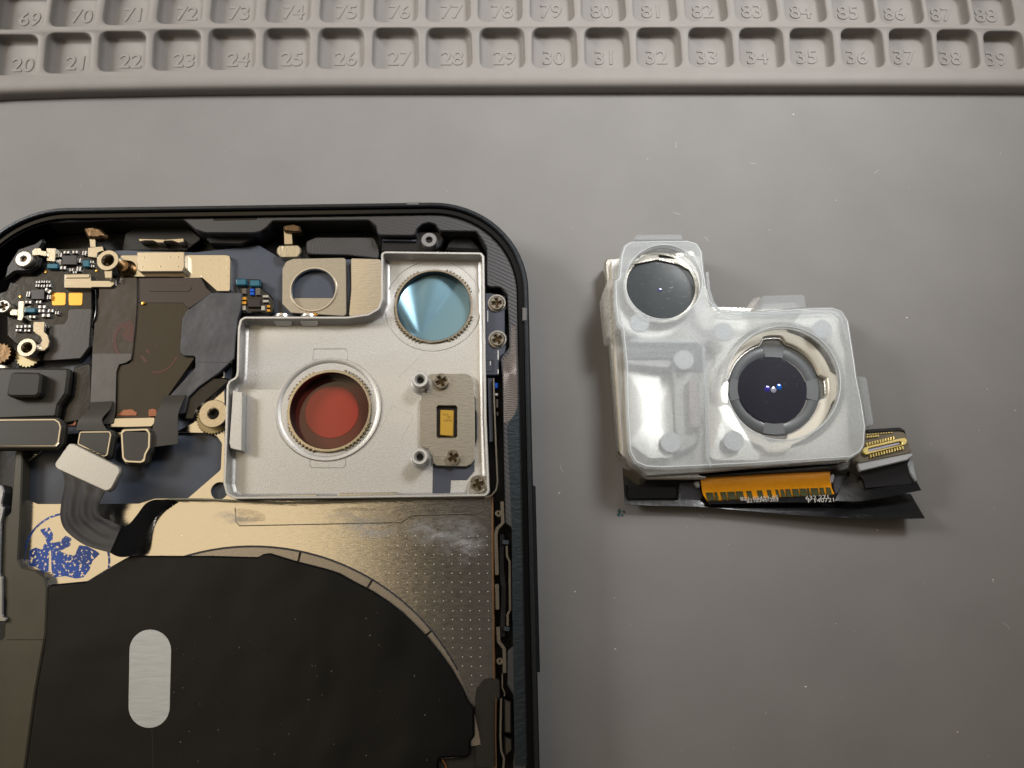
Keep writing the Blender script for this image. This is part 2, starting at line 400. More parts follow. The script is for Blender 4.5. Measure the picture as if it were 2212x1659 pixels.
for dct in (low, up):
    for k, (a, b_, c_, d, y0, y1) in dct.items():
        cx = (b_ + d) / 2; cy = y1 - 27
        sc_ = 1 - (99 - ZT) / (99 - ZFL)
        cx += (1106 - cx) * .021 + (3 if cx < 1106 else -2); cy += 8
        d0 = Vector(PX(d, y1, ZFL)) - Vector(PX(b_, y1, ZFL))
        text('embossed_number', str(k), cx, cy, ZFL + .02, 3.3, math.atan2(d0.y, d0.x), m_num, tray_o, ext=.03, sx=1.0, bev=.05)

# dust and lint on the mat
bm = bmesh.new()
for i in range(70):
    x, y = random.uniform(1180, 2200), random.uniform(220, 1650)
    p = P(x, y, .03); r_ = random.choice([.03, .04, .05, .08])
    bmesh.ops.create_icosphere(bm, subdivisions=1, radius=r_, matrix=Matrix.Translation(p) @ Matrix.Diagonal((random.uniform(.6, 2.2), 1, .4, 1)))
for i in range(22):
    x, y = random.uniform(20, 1100), random.uniform(225, 425)
    bmesh.ops.create_icosphere(bm, subdivisions=1, radius=.04, matrix=Matrix.Translation(P(x, y, .03)))
for i in range(9):                              # hairs and fibres
    x, y = random.uniform(1200, 2180), random.uniform(250, 1640); a0 = random.uniform(0, 6.3); cu_ = random.uniform(-1.2, 1.2); p = P(x, y, .03); pr = None
    for k in range(9):
        a0 += cu_ / 8; p = p + Vector((math.cos(a0), math.sin(a0), 0)) * .12
        v1 = bm.verts.new(p + Vector((-math.sin(a0), math.cos(a0), 0)) * .012); v2 = bm.verts.new(p - Vector((-math.sin(a0), math.cos(a0), 0)) * .012)
        if pr: bm.faces.new((pr[0], v1, v2, pr[1]))
        pr = (v1, v2)
o = link('dust', bm, m_white, None); o['kind'] = 'stuff'
bm = bmesh.new()
for i in range(9):
    bmesh.ops.create_icosphere(bm, subdivisions=1, radius=random.uniform(.12, .3), matrix=Matrix.Translation(P(1341 + random.uniform(-6, 10), 1106 + random.uniform(-5, 8), .03)) @ Matrix.Diagonal((1, 1, .15, 1)))
o = link('teal_crumb', bm, M('teal_crumb', (40, 80, 84), 0, .6), None); o['label'] = 'tiny teal crumb on the mat under the camera module corner'; o['category'] = 'crumb'

# ================================================================== PHONE
ph_o = P(520, 1100, 0)
phone = empty('opened_smartphone', (ph_o.x, ph_o.y, 0), 'opened black smartphone lying without its back, chips, silver camera bracket and coil exposed', 'smartphone')
ZR = 7.2
TRc, BRc = Vector(PX(1137, 433, ZR)), Vector(PX(1166, 1659, ZR))
dn = (BRc - TRc).normalized(); lf = Vector((dn.y, -dn.x))
if lf.x > 0: lf = -lf
Wd, Ln, CR = 71.5, 146.7, 12.3
def loc(a, b): v = TRc + lf * a + dn * b; return (v.x, v.y)
def body(off):
    pts = []
    r_ = CR - off
    for (cx, cy, a0) in ((CR, CR, 0), (Wd - CR, CR, 1), (Wd - CR, Ln - CR, 2), (CR, Ln - CR, 3)):
        for k in range(17):
            a = (k / 16) * math.pi / 2
            s_, c_ = math.sin(a), math.cos(a)
            d = {0: (-c_, -s_), 1: (s_, -c_), 2: (c_, s_), 3: (-s_, c_)}[a0]
            pts.append(loc(cx + r_ * d[0], cy + r_ * d[1]))
    return pts
ZL = 6.35
inner_px = [(-62, 700), (-56, 610), (-30, 556), (0, 524), (62, 483), (258, 475), (397, 475), (422, 496), (444, 503), (548, 503)] + \
    ZC((355, 240), (392, 215), (432, 172), (1030, 168), (1075, 205), (1085, 262), (1318, 264), (1330, 222), (1365, 192), (1405, 183), (1445, 194), (1472, 235), (1700, 238), (1738, 290), (1765, 340), (1765, 583), (1850, 585), (1893, 630), (1898, 740)) + \
    ZD((1900, 60), (1905, 265), (1850, 330), (1862, 450), (1868, 735), (1872, 1000)) + ZG((352, 90), (356, 240), (392, 262), (396, 800), (408, 890), (402, 950), (368, 980), (366, 1180), (402, 1240), (408, 1560), (400, 1640))
inner = [PX(x, y, ZL) for x, y in inner_px]
inner += [loc(4.0, Ln - 12), loc(12, Ln - 4), loc(Wd - 12, Ln - 4), loc(1.9 + Wd - 4, Ln - 12)]
inner = rnd(inner, .6, 4)
plateW('frame', [body(0), body(.62)], ZR, .9, m_rim, phone, .16)
plateW('display_panel', [body(.35)], 1.1, .02, M('display_glass', (6, 6, 8), 0, .1), phone, .3)
plateW('seal_groove', [body(.60), body(1.35)], 6.75, 3, m_groove, phone, .08)
ledge = plateW('frame_ledge', [body(1.33), inner], ZL, 3.1, m_ledge, phone, .12)
plateW('chassis_floor', [body(1.4)], 2.6, 1.2, m_cavity, phone, 0)
# slot in the top ledge, antenna bands, side button
plate('slot', [(457, 466), (561, 465), (553, 475), (461, 477)], ZL + .012, ZL - .3, m_groove, phone, 0, r=.3)
m_band = M('antenna_band', (96, 94, 92), 0, .5)
box('antenna_band', 1128.5, 664, 1139.2, 693, ZR + .02, 1, m_band, phone, .1)
box('antenna_band', 877, 436, 906, 443, ZR + .02, 1, m_band, phone, .1)
p1, p2 = loc(-.35, 36.5), loc(-.35, 57.5); q1, q2 = loc(.3, 36.5), loc(.3, 57.5)
plateW('side_button', [rnd([p1, q1, q2, p2], .15)], 5.2, 2.6, m_rim, phone, .12)
# machined relief on the right ledge (gouged pocket with arcs)
m_gouge = M('machined_gouge', (112, 104, 100), .6, .42, bump=.35, rings=14)
plate('milled_pocket', ZK((262, 765), (335, 700), (345, 420), (385, 420), (395, 800), (405, 1200), (385, 1320), (330, 1390), (268, 1418), (268, 1100)), ZL + .012, ZL - .2, m_gouge, phone, 0, r=.5)
m_led2 = M('machined_blue_metal', (62, 70, 76), .9, .36, bump=.5, bscale=30, stretch=(.4, 1, 1))
plate('milled_strip', [(1095, 925), (1103, 905), (1119, 880), (1121, 700), (1119, 690), (1127, 690), (1136, 1100), (1148, 1655), (1112, 1655), (1108, 1380), (1106, 1150)], ZL + .006, ZL - .2, m_led2, phone, 0)
# top ledge inner dark speaker cavity pieces
plate('vent_shelf', ZC((640, 380), (640, 300), (700, 275), (1060, 275), (1090, 330), (1098, 408), (900, 385)), 4.4, 3.2, m_ledge, phone, .1, r=.5)
plate('vent_shelf', ZA((1060, 500), (1090, 350), (1180, 300), (1640, 300), (1760, 400), (1700, 440), (1620, 500)), 4.1, 3.2, m_black, phone, .1, r=.5)
plate('cavity_block', [(443, 512), (560, 508), (540, 520), (520, 528), (452, 526)], 5.0, 3.2, m_black, phone, .15, r=.4)

# ---- slate panel and the polished shield
plate('slate_panel', [(40, 470 + 90), (230, 543), (270, 540), (420, 545), (560, 530), (610, 560), (822, 560), (820, 682), (505, 690), (492, 1085), (60, 1100), (40, 960)], 4.1, 3.3, m_slate, phone, .05, r=.5)
sh = [(51, 968), (90, 962), (94, 970), (385, 930), (420, 912), (436, 800), (484, 800), (487, 1060), (1050, 1062), (1062, 1076), (1068, 1659), (1072, 1990), (38, 1990), (40, 1250), (39, 1208), (45, 1120)]
cut = ZB((205, 965), (230, 935), (340, 850), (560, 690), (760, 672), (1300, 672), (1550, 670), (1835, 675), (1890, 705), (1932, 765), (1922, 995), (1635, 1243), (1350, 1245), (1210, 1288), (330, 1292), (240, 1255), (203, 1205))
hole2 = [(q.x, q.y) for q in []]
hc = ZB((1912, 1178))[0]
hcW = PX(hc[0], hc[1], 4.6); rr = 18.5 * mmpp(hc[0], hc[1], 4.6)
shieldW = [rnd([PX(x, y, 4.6) for x, y in sh], .3), rnd([PX(x, y, 4.6) for x, y in cut], .6), circ(hcW[0], hcW[1], rr, 32)]
shield = plateW('shield_plate', shieldW, 4.6, 4.15, m_cream, phone, .03)
# spot-weld dimples pressed in the shield
bm = bmesh.new()
ccx, ccy, crr = 545, 1681, 512
nd = 0
for i in range(-22, 31):
    for j in range(-3, 22):
        x = 800 + i * 19.4 + j * .35; y = 1158 + j * 20.1
        if j < 0: continue
        if x < 60 or x > 1056 or y > 1480: continue
        if math.hypot(x - ccx, y - ccy) < crr: continue
        if y < 1136 + 12 and x > 880: continue
        if x < 500 and y > 1165 + 25: continue
        if x < 330: continue
        p = P(x + random.uniform(-.7, .7), y + random.uniform(-.7, .7), 4.6)
        bmesh.ops.create_icosphere(bm, subdivisions=1, radius=.062, matrix=Matrix.Translation(p) @ Matrix.Diagonal((1.2, .9, .35, 1)))
        nd += 1
o = link('spot_weld', bm, M('weld_bright', (235, 232, 226), .6, .45), shield); o['kind'] = 'stuff'
# heat spreader sheet with a folded outline over the shield
plate('cover_sheet', ZI((40, 110), (40, 225), (62, 250), (1000, 232), (1068, 190), (1455, 180), (1476, 165), (1482, 90)), 4.68, 4.605, m_cream, shield, .03, r=.25)
cs_ = ZI((36, 150), (40, 225), (62, 252), (1000, 234), (1068, 192), (1455, 182), (1478, 166), (1484, 110))
bar('sheet_edge', cs_, .07, 4.66, 4.6, m_cavity, shield)
bar('sheet_edge', [(x, y - 1.3) for x, y in cs_], .05, 4.70, 4.6, m_rimsil, shield)
plate('edge_bend', [(1061, 1072), (1066, 1072), (1072, 1659), (1074, 1980), (1070, 1980), (1067, 1659)], 5.1, 4.2, M('warm_edge', (150, 118, 90), .95, .35), shield, .08)
for (x, y, sx_, sy_) in ((775, 1118, 80, 22), (800, 1145, 70, 24), (1000, 1165, 60, 60), (515, 1117, 60, 18), (950, 1150, 90, 40)):
    pts = []
    for k in range(26):
        a = 2 * math.pi * k / 26; f_ = random.uniform(.97, 1.03)
        pts.append((x + sx_ * f_ * math.cos(a), y + sy_ * f_ * math.sin(a)))
    zs = 4.70 if y < 1125 and x < 900 else 4.625
    plate('residue', pts, zs, zs - .02, m_stainw, shield, 0)
# blue ink stamp
stp = ZH((265, 60), (330, 45), (355, 90), (350, 150), (400, 140), (440, 100), (480, 120), (470, 170), (430, 190), (400, 205), (450, 225), (500, 235), (530, 165), (580, 170), (640, 200), (670, 222), (620, 270), (600, 330), (560, 380), (510, 390), (440, 372), (360, 380), (345, 330), (342, 200), (330, 200), (325, 340), (295, 345), (240, 312), (195, 300), (195, 200), (240, 180), (280, 195), (300, 150), (320, 170), (300, 110))
plate('ink_stamp', stp, 4.612, 4.59, m_stamp, shield, 0, r=.15)
arc = [(148 + 96 * math.cos(a), 1205 + 96 * math.sin(a)) for a in [R(d) for d in range(165, 285, 5)]]
bar('ink_ring', arc, .3, 4.613, 4.59, m_stamp, shield)
arc = [(148 + 88 * math.cos(a), 1212 + 88 * math.sin(a)) for a in [R(d) for d in range(-25, 12, 5)]]
bar('ink_ring', arc, .3, 4.613, 4.59, m_stamp, shield)
# knurled post on the shield, left of the bracket
def standoff(parent, x, y, r_px, hole_px, z1, z0, mat=m_steel, name='standoff', flare=0):
    p = P(x, y, z1); k = mmpp(x, y, z1); r_, h_ = r_px * k, hole_px * k
    pr = [(h_ * .9, z1 - 1.2), (h_ * .95, z1 - .2), (h_, z1 - .1), (h_ * 1.15, z1), (r_ - .07, z1), (r_, z1 - .07), (r_, z0 + .3), (r_ + flare, z0)]
    o = lathe(name, (p.x, p.y), pr, mat, parent)
    return o
x, y = ZB((1856, 505))[0]
def gear(c, r1, r0, n=40, z1=4.9, z0=4.5, name='knurled_base', mat=m_brass, parent=None, hole=None):
    l = []
    for k in range(n * 2):
        a = math.pi * k / n; rr_ = r1 if k % 2 else r0; l.append((c[0] + rr_ * math.cos(a), c[1] + rr_ * math.sin(a)))
    return plateW(name, [l] + ([hole] if hole else []), z1, z0, mat, parent, .03)
st1 = standoff(phone, x, y, 31, 11.5, 6.2, 4.6)
gear(PX(x, y + 9, 5.0), 2.1, 1.9, 34, 4.95, 4.6, 'knurled_base', m_brass, st1)
lathe('dark_bore', PX(x, y, 5.2), [(.66, 5.2), (0, 5.2)], m_cavity, st1)

# ---- upper left logic board
board = plate('logic_board', ZA((-40, 880), (60, 850), (110, 700), (330, 650), (390, 560), (400, 490), (880, 470), (960, 560), (980, 700), (960, 760), (800, 830), (805, 1340), (700, 1460), (360, 1470), (120, 1300), (60, 1240), (60, 1010), (-40, 1000)), 4.9, 4.0, m_pcb, phone, .1, r=.4)
plate('board_tape', ZA((600, 1010), (800, 1005), (790, 1100), (775, 1340), (700, 1440), (370, 1462), (415, 1330), (430, 1160), (500, 1140), (560, 1140), (590, 1090)), 5.25, 4.9, M('board_tape', (62, 58, 54), 0, .42, bump=.1, bscale=20), board, .06, r=.35)
for cx_, in ((511,), (657,)):
    a = ZA((cx_ - 60, 868), (cx_ + 61, 868), (cx_ + 58, 976), (cx_ - 58, 978))
    plate('contact_pad', a, 4.96, 4.9, m_pad, board, .01, r=.25)
def smd(x, y, w_, h_, z1=5.3, rot=0, body_m=None, parent=None):
    """one capacitor: dark body with two metal ends in one mesh is split into body and end caps"""
    p = P(x, y, z1); k = mmpp(x, y, z1); W_, H_ = w_ * k / 2, h_ * k / 2
    def rect(x0, y0, x1, y1):
        cr, sr = math.cos(rot), math.sin(rot)
        return [(p.x + a * cr - b * sr, p.y + a * sr + b * cr) for a, b in ((x0, y0), (x1, y0), (x1, y1), (x0, y1))]
    o = plateW('capacitor', [rect(-W_ * .7, -H_ * .92, W_ * .7, H_ * .92)], z1 - .02, 4.9, body_m or m_capb, parent or board, .03)
    me = o.data; me.materials.append(m_cap); bm = bmesh.new(); o0 = WO[o]
    plate_bm(bm, [rect(-W_, -H_, -W_ * .3, H_)], z1, 4.9, .04); plate_bm(bm, [rect(W_ * .3, -H_, W_, H_)], z1, 4.9, .04)
    for v in bm.verts: v.co = (v.co - o0) * S
    for f in bm.faces: f.material_index = 1
    bm.from_mesh(me); bm.to_mesh(me); bm.free()
    return o
caps = [(520, 540, 36, 40), (578, 515, 50, 26), (652, 513, 48, 26), (732, 522, 34, 42), (685, 585, 36, 42), (548, 650, 50, 30), (685, 660, 40, 44), (620, 668, 34, 30), (650, 690, 34, 24), (800, 600, 34, 26), (805, 635, 30, 24),
        (330, 775, 36, 24), (375, 772, 32, 24), (418, 772, 32, 24), (325, 806, 34, 26), (372, 808, 36, 26), (422, 806, 40, 26), (245, 880, 32, 52), (425, 905, 34, 40), (245, 950, 54, 28), (335, 948, 46, 26), (365, 990, 66, 30),
        (360, 1025, 54, 28), (440, 1025, 50, 30), (495, 1043, 34, 32), (398, 1065, 72, 30), (280, 1078, 56, 24), (168, 1163, 54, 26), (238, 1160, 56, 26), (160, 1195, 52, 22), (235, 1197, 52, 22), (410, 1163, 30, 22)]
for (x, y, w_, h_) in caps:
    X_, Y_ = ZA((x, y))[0]; smd(X_, Y_, w_ * .248, h_ * .248)
X_, Y_ = ZA((415, 850))[0]; smd(X_, Y_, 15, 9, rot=-.5)
for x0, y0, x1, y1 in ((540, 543, 668, 622), (272, 840, 385, 925)):
    a = ZA((x0, y0), (x1, y0), (x1, y1), (x0, y1)); plate('chip', a, 5.45, 4.9, m_chip, board, .04)
for x, y, w_, h_ in ((455, 635, 100, 46), (748, 612, 62, 62), (258, 1020, 100, 44)):
    a = ZA((x - w_ / 2, y - h_ / 2), (x + w_ / 2, y - h_ / 2), (x + w_ / 2, y + h_ / 2), (x - w_ / 2, y + h_ / 2)); plate('inductor', a, 5.4, 4.9, m_teal, board, .1, r=.2)
for x, y in ((398, 685), (840, 675), (175, 902)):
    X_, Y_ = ZA((x, y))[0]; p = P(X_, Y_, 5.0); lathe('test_point', (p.x, p.y), [(0, 5.02), (.14, 5.0), (.17, 4.9)], m_gold, board, 16)
# metal clips on the board
plate('spring_clip', ZA((402, 478), (490, 480), (478, 598), (405, 592)), 5.6, 4.9, m_steel, board, .06, r=.1)
plate('spring_clip', ZA((278, 500), (300, 482), (352, 476), (362, 500), (405, 505), (405, 555), (340, 540), (300, 545), (280, 580)), 5.9, 5.6, m_steel, board, .06, r=.2)
plate('spring_clip', ZA((765, 474), (895, 462), (905, 500), (850, 520), (845, 564), (764, 556)), 5.7, 4.9, m_steel, board, .06, r=.1)
plate('spring_arm', ZA((775, 395), (832, 395), (835, 470), (783, 472)), 5.5, 5.2, m_steel, board, .06)
m_bronze = M('bronze_spring', (104, 84, 62), 1, .42, bump=.8, bscale=14)
plate('spring_contact', ZA((720, 300), (800, 288), (870, 305), (930, 360), (925, 395), (880, 380), (850, 392), (760, 388), (735, 340)), 5.9, 4.6, m_bronze, board, .25, r=.35)
foot = plate('ground_foot', ZA((560, 705), (785, 702), (795, 762), (955, 762), (962, 738), (992, 738), (995, 795), (965, 820), (800, 820), (793, 828), (557, 826)), 5.7, 4.9, m_cream, board, .06, r=.12)
plate('foot_fold', ZA((572, 708), (782, 705), (780, 738), (572, 740)), 5.85, 5.7, m_cream, board, .05)
plate('ground_arm', ZA((905, 640), (978, 640), (975, 740), (912, 740)), 6.5, 6.2, m_cream, board, .05, r=.1)
x, y = ZA((938, 585))[0]; s2 = standoff(phone, x, y, 24, 12.5, 6.7, 4.9, m_steel)
lathe('dark_bore', PX(x, y, 5.6), [(.7, 5.6), (0, 5.5)], m_recess, s2)
x, y = ZA((1080, 640))[0]; p = P(x, y, 5.6)
lathe('knurled_post', (p.x, p.y), [(0, 5.9), (.7, 5.9), (.85, 5.7), (.8, 5.4), (1.05, 5.2), (.95, 5.0), (1.2, 4.8), (1.2, 4.5)], M('bronze_post', (120, 98, 74), 1, .22), phone)
# lower-left hook and post
hk = ZA((290, 1118), (392, 1120), (384, 1205), (415, 1235), (432, 1290), (420, 1340), (385, 1372), (330, 1376), (300, 1370), (305, 1318), (350, 1312), (366, 1290), (350, 1250), (310, 1225), (286, 1200))
plate('hook_strap', hk, 6.0, 5.7, m_cream, board, .06, r=.15)
x, y = ZA((232, 1345))[0]; s3 = standoff(phone, x, y, 21, 11, 6.6, 4.9, m_steel)
lathe('dark_bore', PX(x, y, 5.6), [(.65, 5.6), (0, 5.5)], m_recess, s3)
gear(PX(x + 3, y + 17, 5.1), 1.65, 1.42, 22, 5.1, 4.6, 'knurled_base', m_brass, s3)

# ---- screws with a cross recess
def screw(parent, x, y, r_px, z1, rot=.3, mat=m_steel, h=.7, name='screw', cross=True):
    p = P(x, y, z1); r_ = r_px * mmpp(x, y, z1); c = (p.x, p.y)
    a_, b_ = r_ * .62, r_ * .17
    if cross:
        cr = [(a_, b_), (b_, b_), (b_, a_), (-b_, a_), (-b_, b_), (-a_, b_), (-a_, -b_), (-b_, -b_), (-b_, -a_), (b_, -a_), (b_, -b_), (a_, -b_)]
        cr = [(c[0] + u * math.cos(rot) - v * math.sin(rot), c[1] + u * math.sin(rot) + v * math.cos(rot)) for u, v in cr]
    else: cr = circ(c[0], c[1], r_ * .3, 12)
    o = plateW(name, [circ(c[0], c[1], r_, 40), cr], z1, z1 - h, mat, parent, r_ * .13, False)
    lathe('recess', c, [(0, z1 - .34), (r_ * .75, z1 - .26)], m_recess, o, 16) if parent is phone else None
    if parent is not phone:
        pass
    return o
def bscrew(parent, x, y, r_px, z1, rot=.3, mat=m_steel, h=.7, cross=True):
    """screw on a part: head and recess are joined in one mesh (two materials)"""
    o = screw(parent, x, y, r_px, z1, rot, mat, h, cross=cross)
    me = o.data; p = P(x, y, z1); r_ = r_px * mmpp(x, y, z1)
    bm = bmesh.new(); bm.from_mesh(me); o0 = WO[o]
    me.materials.append(m_recess)
    vs = [bm.verts.new(((p.x + r_ * .8 * math.cos(a) - o0.x) * S, (p.y + r_ * .8 * math.sin(a) - o0.y) * S, (z1 - .3 - o0.z) * S)) for a in [2 * math.pi * k / 16 for k in range(16)]]
    f = bm.faces.new(vs); f.material_index = 1
    bm.to_mesh(me); bm.free(); return o
m_pale = M('pale_screw', (190, 184, 172), .8, .35)
x, y = ZA((203, 572))[0]; bscrew(board, x, y, 19, 6.4, .4, m_pale, 1.4, False)
x, y = ZA((25, 985))[0]; bscrew(board, x, y, 15, 6.2, .4, m_pale, 1.2)
plate('spring_clip', ZA((160, 940), (210, 938), (205, 1080), (190, 1112), (150, 1108)), 5.7, 4.9, m_steel, board, .06, r=.15)
plate('spring_arm', ZA((82, 1010), (152, 1012), (150, 1068), (84, 1062)), 5.9, 5.5, m_steel, board, .06)
x, y = ZA((12, 1400))[0]; gear(PX(x, y, 5.6), 1.35, 1.15, 16, 5.8, 4.6, 'knurled_post', m_bronze, phone)
plate('white_bracket', ZA((-30, 1480), (50, 1500), (66, 1540), (40, 1680), (5, 1850), (-40, 1850)), 5.6, 4.6, M('white_metal', (196, 190, 178), .6, .4, bump=.4, bscale=6), phone, .15, r=.4)
plate('chassis_wall', ZA((28, 750), (50, 640), (100, 560), (150, 480), (300, 430), (370, 380), (390, 420), (330, 520), (360, 560), (340, 640), (260, 690), (130, 690), (60, 745)), 5.8, 3.4, m_black, phone, .3, r=.5)

# ---- cream strip with module box
strip = plate('bracket_strip', ZA((1030, 540), (1185, 540), (1620, 538), (1960, 538), (2000, 545), (2008, 580), (2004, 855), (1890, 855), (1760, 738), (1620, 745), (1590, 732), (1000, 728), (1170, 700)), 4.75, 4.1, m_cream, phone, .05, r=.3)
bx = plate('module_can', ZA((1190, 512), (1606, 510), (1608, 640), (1590, 684), (1215, 686), (1192, 665)), 5.9, 4.7, M('cream_can', (205, 192, 168), .75, .3, bump=.06, bscale=40), phone, .1, r=.12)
for x, y in ((1253, 562), (1553, 558), (1480, 562), (1397, 640), (1243, 645), (1553, 642)):
    X_, Y_ = ZA((x, y))[0]; p = P(X_, Y_, 5.9); lathe('can_dimple', (p.x, p.y), [(0, 5.915), (.1, 5.91), (.12, 5.895)], m_brass, bx, 12)
for i in range(4):
    for j in range(4):
        x, y = 1757 + i * 75, 580 + j * 71
        if x < 1757 + 140 and j == 3: continue
        X_, Y_ = ZA((x, y))[0]; p = P(X_, Y_, 4.75); lathe('weld_dot', (p.x, p.y), [(0, 4.80), (.07, 4.78), (.09, 4.74)], m_rimsil, strip, 10)
plate('pin_clip', ZA((1200, 395), (1390, 400), (1440, 402), (1600, 392), (1605, 425), (1555, 435), (1500, 415), (1430, 418), (1425, 435), (1370, 433), (1330, 415), (1260, 415), (1215, 425)), 5.4, 4.2, m_steel, phone, .08, r=.1)

# ---- tapes over the display flexes
film_l = plate('brown_tape', ZA((860, 820), (1000, 800), (1000, 735), (1195, 735), (1195, 955), (1180, 1170), (1155, 1400), (1145, 1450), (1100, 1478), (1035, 1490), (1015, 1540), (1000, 1800), (995, 1950), (880, 2000), (790, 2000), (800, 1400), (830, 1000), (860, 900)), 5.35, 4.8, m_film, phone, .06, r=.3)
plate('clear_tape', ZA((805, 1398), (1148, 1398), (1140, 1450), (1095, 1478), (1035, 1492), (1012, 1560), (1005, 1900), (985, 2010), (780, 2010), (800, 1500)), 5.42, 5.36, M('grey_brown_tape', (84, 80, 76), 0, .36, bump=.25, bscale=5, var=.12, vscale=5), phone, .02, r=.25)
film_c = plate('olive_panel', ZA((1190, 955), (1590, 955), (1650, 1010), (1660, 1420), (1700, 1430), (1440, 1800), (1430, 1880), (1310, 1950), (1290, 2090), (1190, 2090), (1190, 1970), (1010, 1980), (1015, 1560), (1035, 1500), (1130, 1480), (1160, 1400)), 5.15, 4.2, m_film2, phone, .05, r=.2)
plate('dark_panel', ZA((1200, 740), (1750, 735), (1800, 830), (1850, 870), (1640, 1010), (1590, 958), (1195, 958)), 5.10, 4.4, M('dark_brown_panel', (58, 50, 48), 0, .28, coat=.2, bump=.3, bscale=3), phone, .06, r=.3)
plate('panel_tab', ZA((1285, 805), (1670, 805), (1670, 830), (1640, 856), (1300, 856)), 5.16, 5.1, M('dark_brown_panel', (58, 50, 48)), phone, .02, r=.2)
tape_g = plate('grey_tape', ZA((1590, 1090), (1620, 1030), (1840, 868), (2110, 868), (2095, 1020), (2070, 1100), (2050, 1300), (2040, 1440), (1900, 1570), (1730, 1690), (1640, 1780), (1610, 1920), (1420, 1930), (1425, 1830), (1500, 1740), (1700, 1520), (1700, 1420), (1600, 1418), (1565, 1390), (1580, 1200)), 5.55, 5.0, m_filmg, phone, .08, r=.35)
bar('tape_fold', ZA((1720, 1470), (2020, 1475)), .06, 5.58, 5.5, m_filmg, phone)
for seg in (range(100, 262, 6), range(20, 92, 6)):
    a_ = [(312 + 46 * math.cos(R(d)), 745 + 48 * math.sin(R(d))) for d in seg]
for (cx_, cy_, r1, d0, d1, zz_, wd_) in ((283, 737, 36, 110, 250, 5.37, .5), (335, 745, 52, 25, 100, 5.17, .35)):
    bar('ink_ring', [(cx_ + r1 * math.cos(R(d)), cy_ + r1 * 1.15 * math.sin(R(d))) for d in range(d0, d1, 8)], wd_, zz_, zz_ - .02, m_redmark, phone, r=.1)
for pts, zz_ in ((ZA((1030, 1160), (1140, 1110), (1165, 1160), (1160, 1300), (1100, 1290), (1050, 1230), (1100, 1190)), 5.372), (ZA((1215, 1410), (1250, 1420), (1290, 1470), (1260, 1480)), 5.172), (ZA((1265, 1350), (1310, 1380), (1300, 1400), (1270, 1385)), 5.172), (ZA((1350, 1320), (1375, 1325), (1370, 1350)), 5.172)):
    plate('ink_spot', pts, zz_, zz_ - .02, m_redmark, phone, 0, r=.1)
x, y = ZA((1245, 958))[0]; p = P(x, y, 5.4); lathe('gold_pin', (p.x, p.y), [(0, 5.45), (.2, 5.4), (.25, 5.1)], m_gold, phone, 12)
# silvery fold edges at the black tape
ribbon('tape_edge', [((206, 625, 5.5), (212, 625, 5.1)), ((207, 665, 5.6), (213, 665, 5.2)), ((203, 690, 5.6), (209, 690, 5.1)), ((199, 700, 5.3), (206, 705, 5.0))], m_flexb, phone, .08)
# black gap left of brown tape, copper hints, silver link
plate('black_tape', ZB((560, 390), (600, 200), (640, 100), (700, 80), (790, 60), (800, 400), (760, 560), (560, 590), (520, 520)), 5.0, 4.2, m_flexb, phone, .15, r=.4)
for pts in (ZB((1000, 525), (1080, 470), (1150, 465), (1195, 495), (1190, 525)), ZB((1290, 530), (1292, 470), (1330, 458), (1365, 470), (1365, 530)), ZB((560, 610), (640, 590), (660, 560), (660, 615))):
    plate('copper_pad', pts, 5.22, 4.6, m_copper, phone, .05, r=.15)
plate('silver_link', ZB((930, 545), (1080, 540), (1352, 535), (1350, 590), (1320, 622), (1100, 628), (930, 625)), 5.3, 4.6, m_cream, phone, .1, r=.25)
# flex necks going to the connectors
ribbon('display_flex', [(ZB((780, 410))[0] + (5.5,), ZB((985, 400))[0] + (5.5,)), (ZB((775, 480))[0] + (6.0,), ZB((960, 470))[0] + (6.0,)), (ZB((690, 560))[0] + (6.4,), ZB((890, 560))[0] + (6.4,)), (ZB((665, 650))[0] + (6.4,), ZB((935, 655))[0] + (6.4,))], m_olive, phone, .14)
ribbon('sensor_flex', [(ZB((1425, 350))[0] + (5.6,), ZB((1620, 345))[0] + (5.6,)), (ZB((1400, 430))[0] + (6.1,), ZB((1585, 425))[0] + (6.1,)), (ZB((1360, 520))[0] + (6.3,), ZB((1552, 520))[0] + (6.3,)), (ZB((1330, 640))[0] + (6.35,), ZB((1552, 640))[0] + (6.35,)), (ZB((1310, 800))[0] + (6.35,), ZB((1550, 770))[0] + (6.35,))], m_olive, phone, .14)
plate('wrinkled_tape', ZB((1640, 350), (1840, 190), (1960, 190), (2010, 210), (1950, 270), (1880, 330), (1720, 470), (1690, 560), (1600, 560)), 5.2, 4.6, m_flexb, phone, .2, r=.3)
def connector(name, outline, z1, parent=phone, inset=.32):
    W = rnd([PX(x, y, z1) for x, y in outline], .35)
    W = ccw(clean(W))
    o = plateW(name, [W, offset(W, inset)], z1, z1 - 1.1, m_cream, parent, .07)
    plateW('socket_pad', [offset(W, inset - .03)], z1 - .06, z1 - 1.0, m_olive, o, .03)
    plateW('socket_base', [offset(W, -.22)], z1 - .45, z1 - 1.1, m_olive, o, .1)
    return o
connector('board_connector', ZB((690, 658), (960, 655), (972, 690), (940, 870), (905, 888), (668, 775)), 6.9, inset=.26)
connector('board_connector', ZB((1060, 640), (1290, 632), (1312, 680), (1308, 800), (1275, 860), (1262, 925), (1220, 938), (1085, 932), (1060, 890), (1048, 680)), 6.9)
connector('board_connector', ZB((-300, 555), (480, 548), (520, 575), (535, 620), (515, 760), (480, 800), (380, 800), (-300, 805)), 7.4, inset=.28)
plate('battery_tab', ZB((-60, 100), (600, 108), (598, 180), (578, 330), (510, 430), (490, 540), (-60, 560)), 6.1, 5.2, m_olive, phone, .3, r=.4)
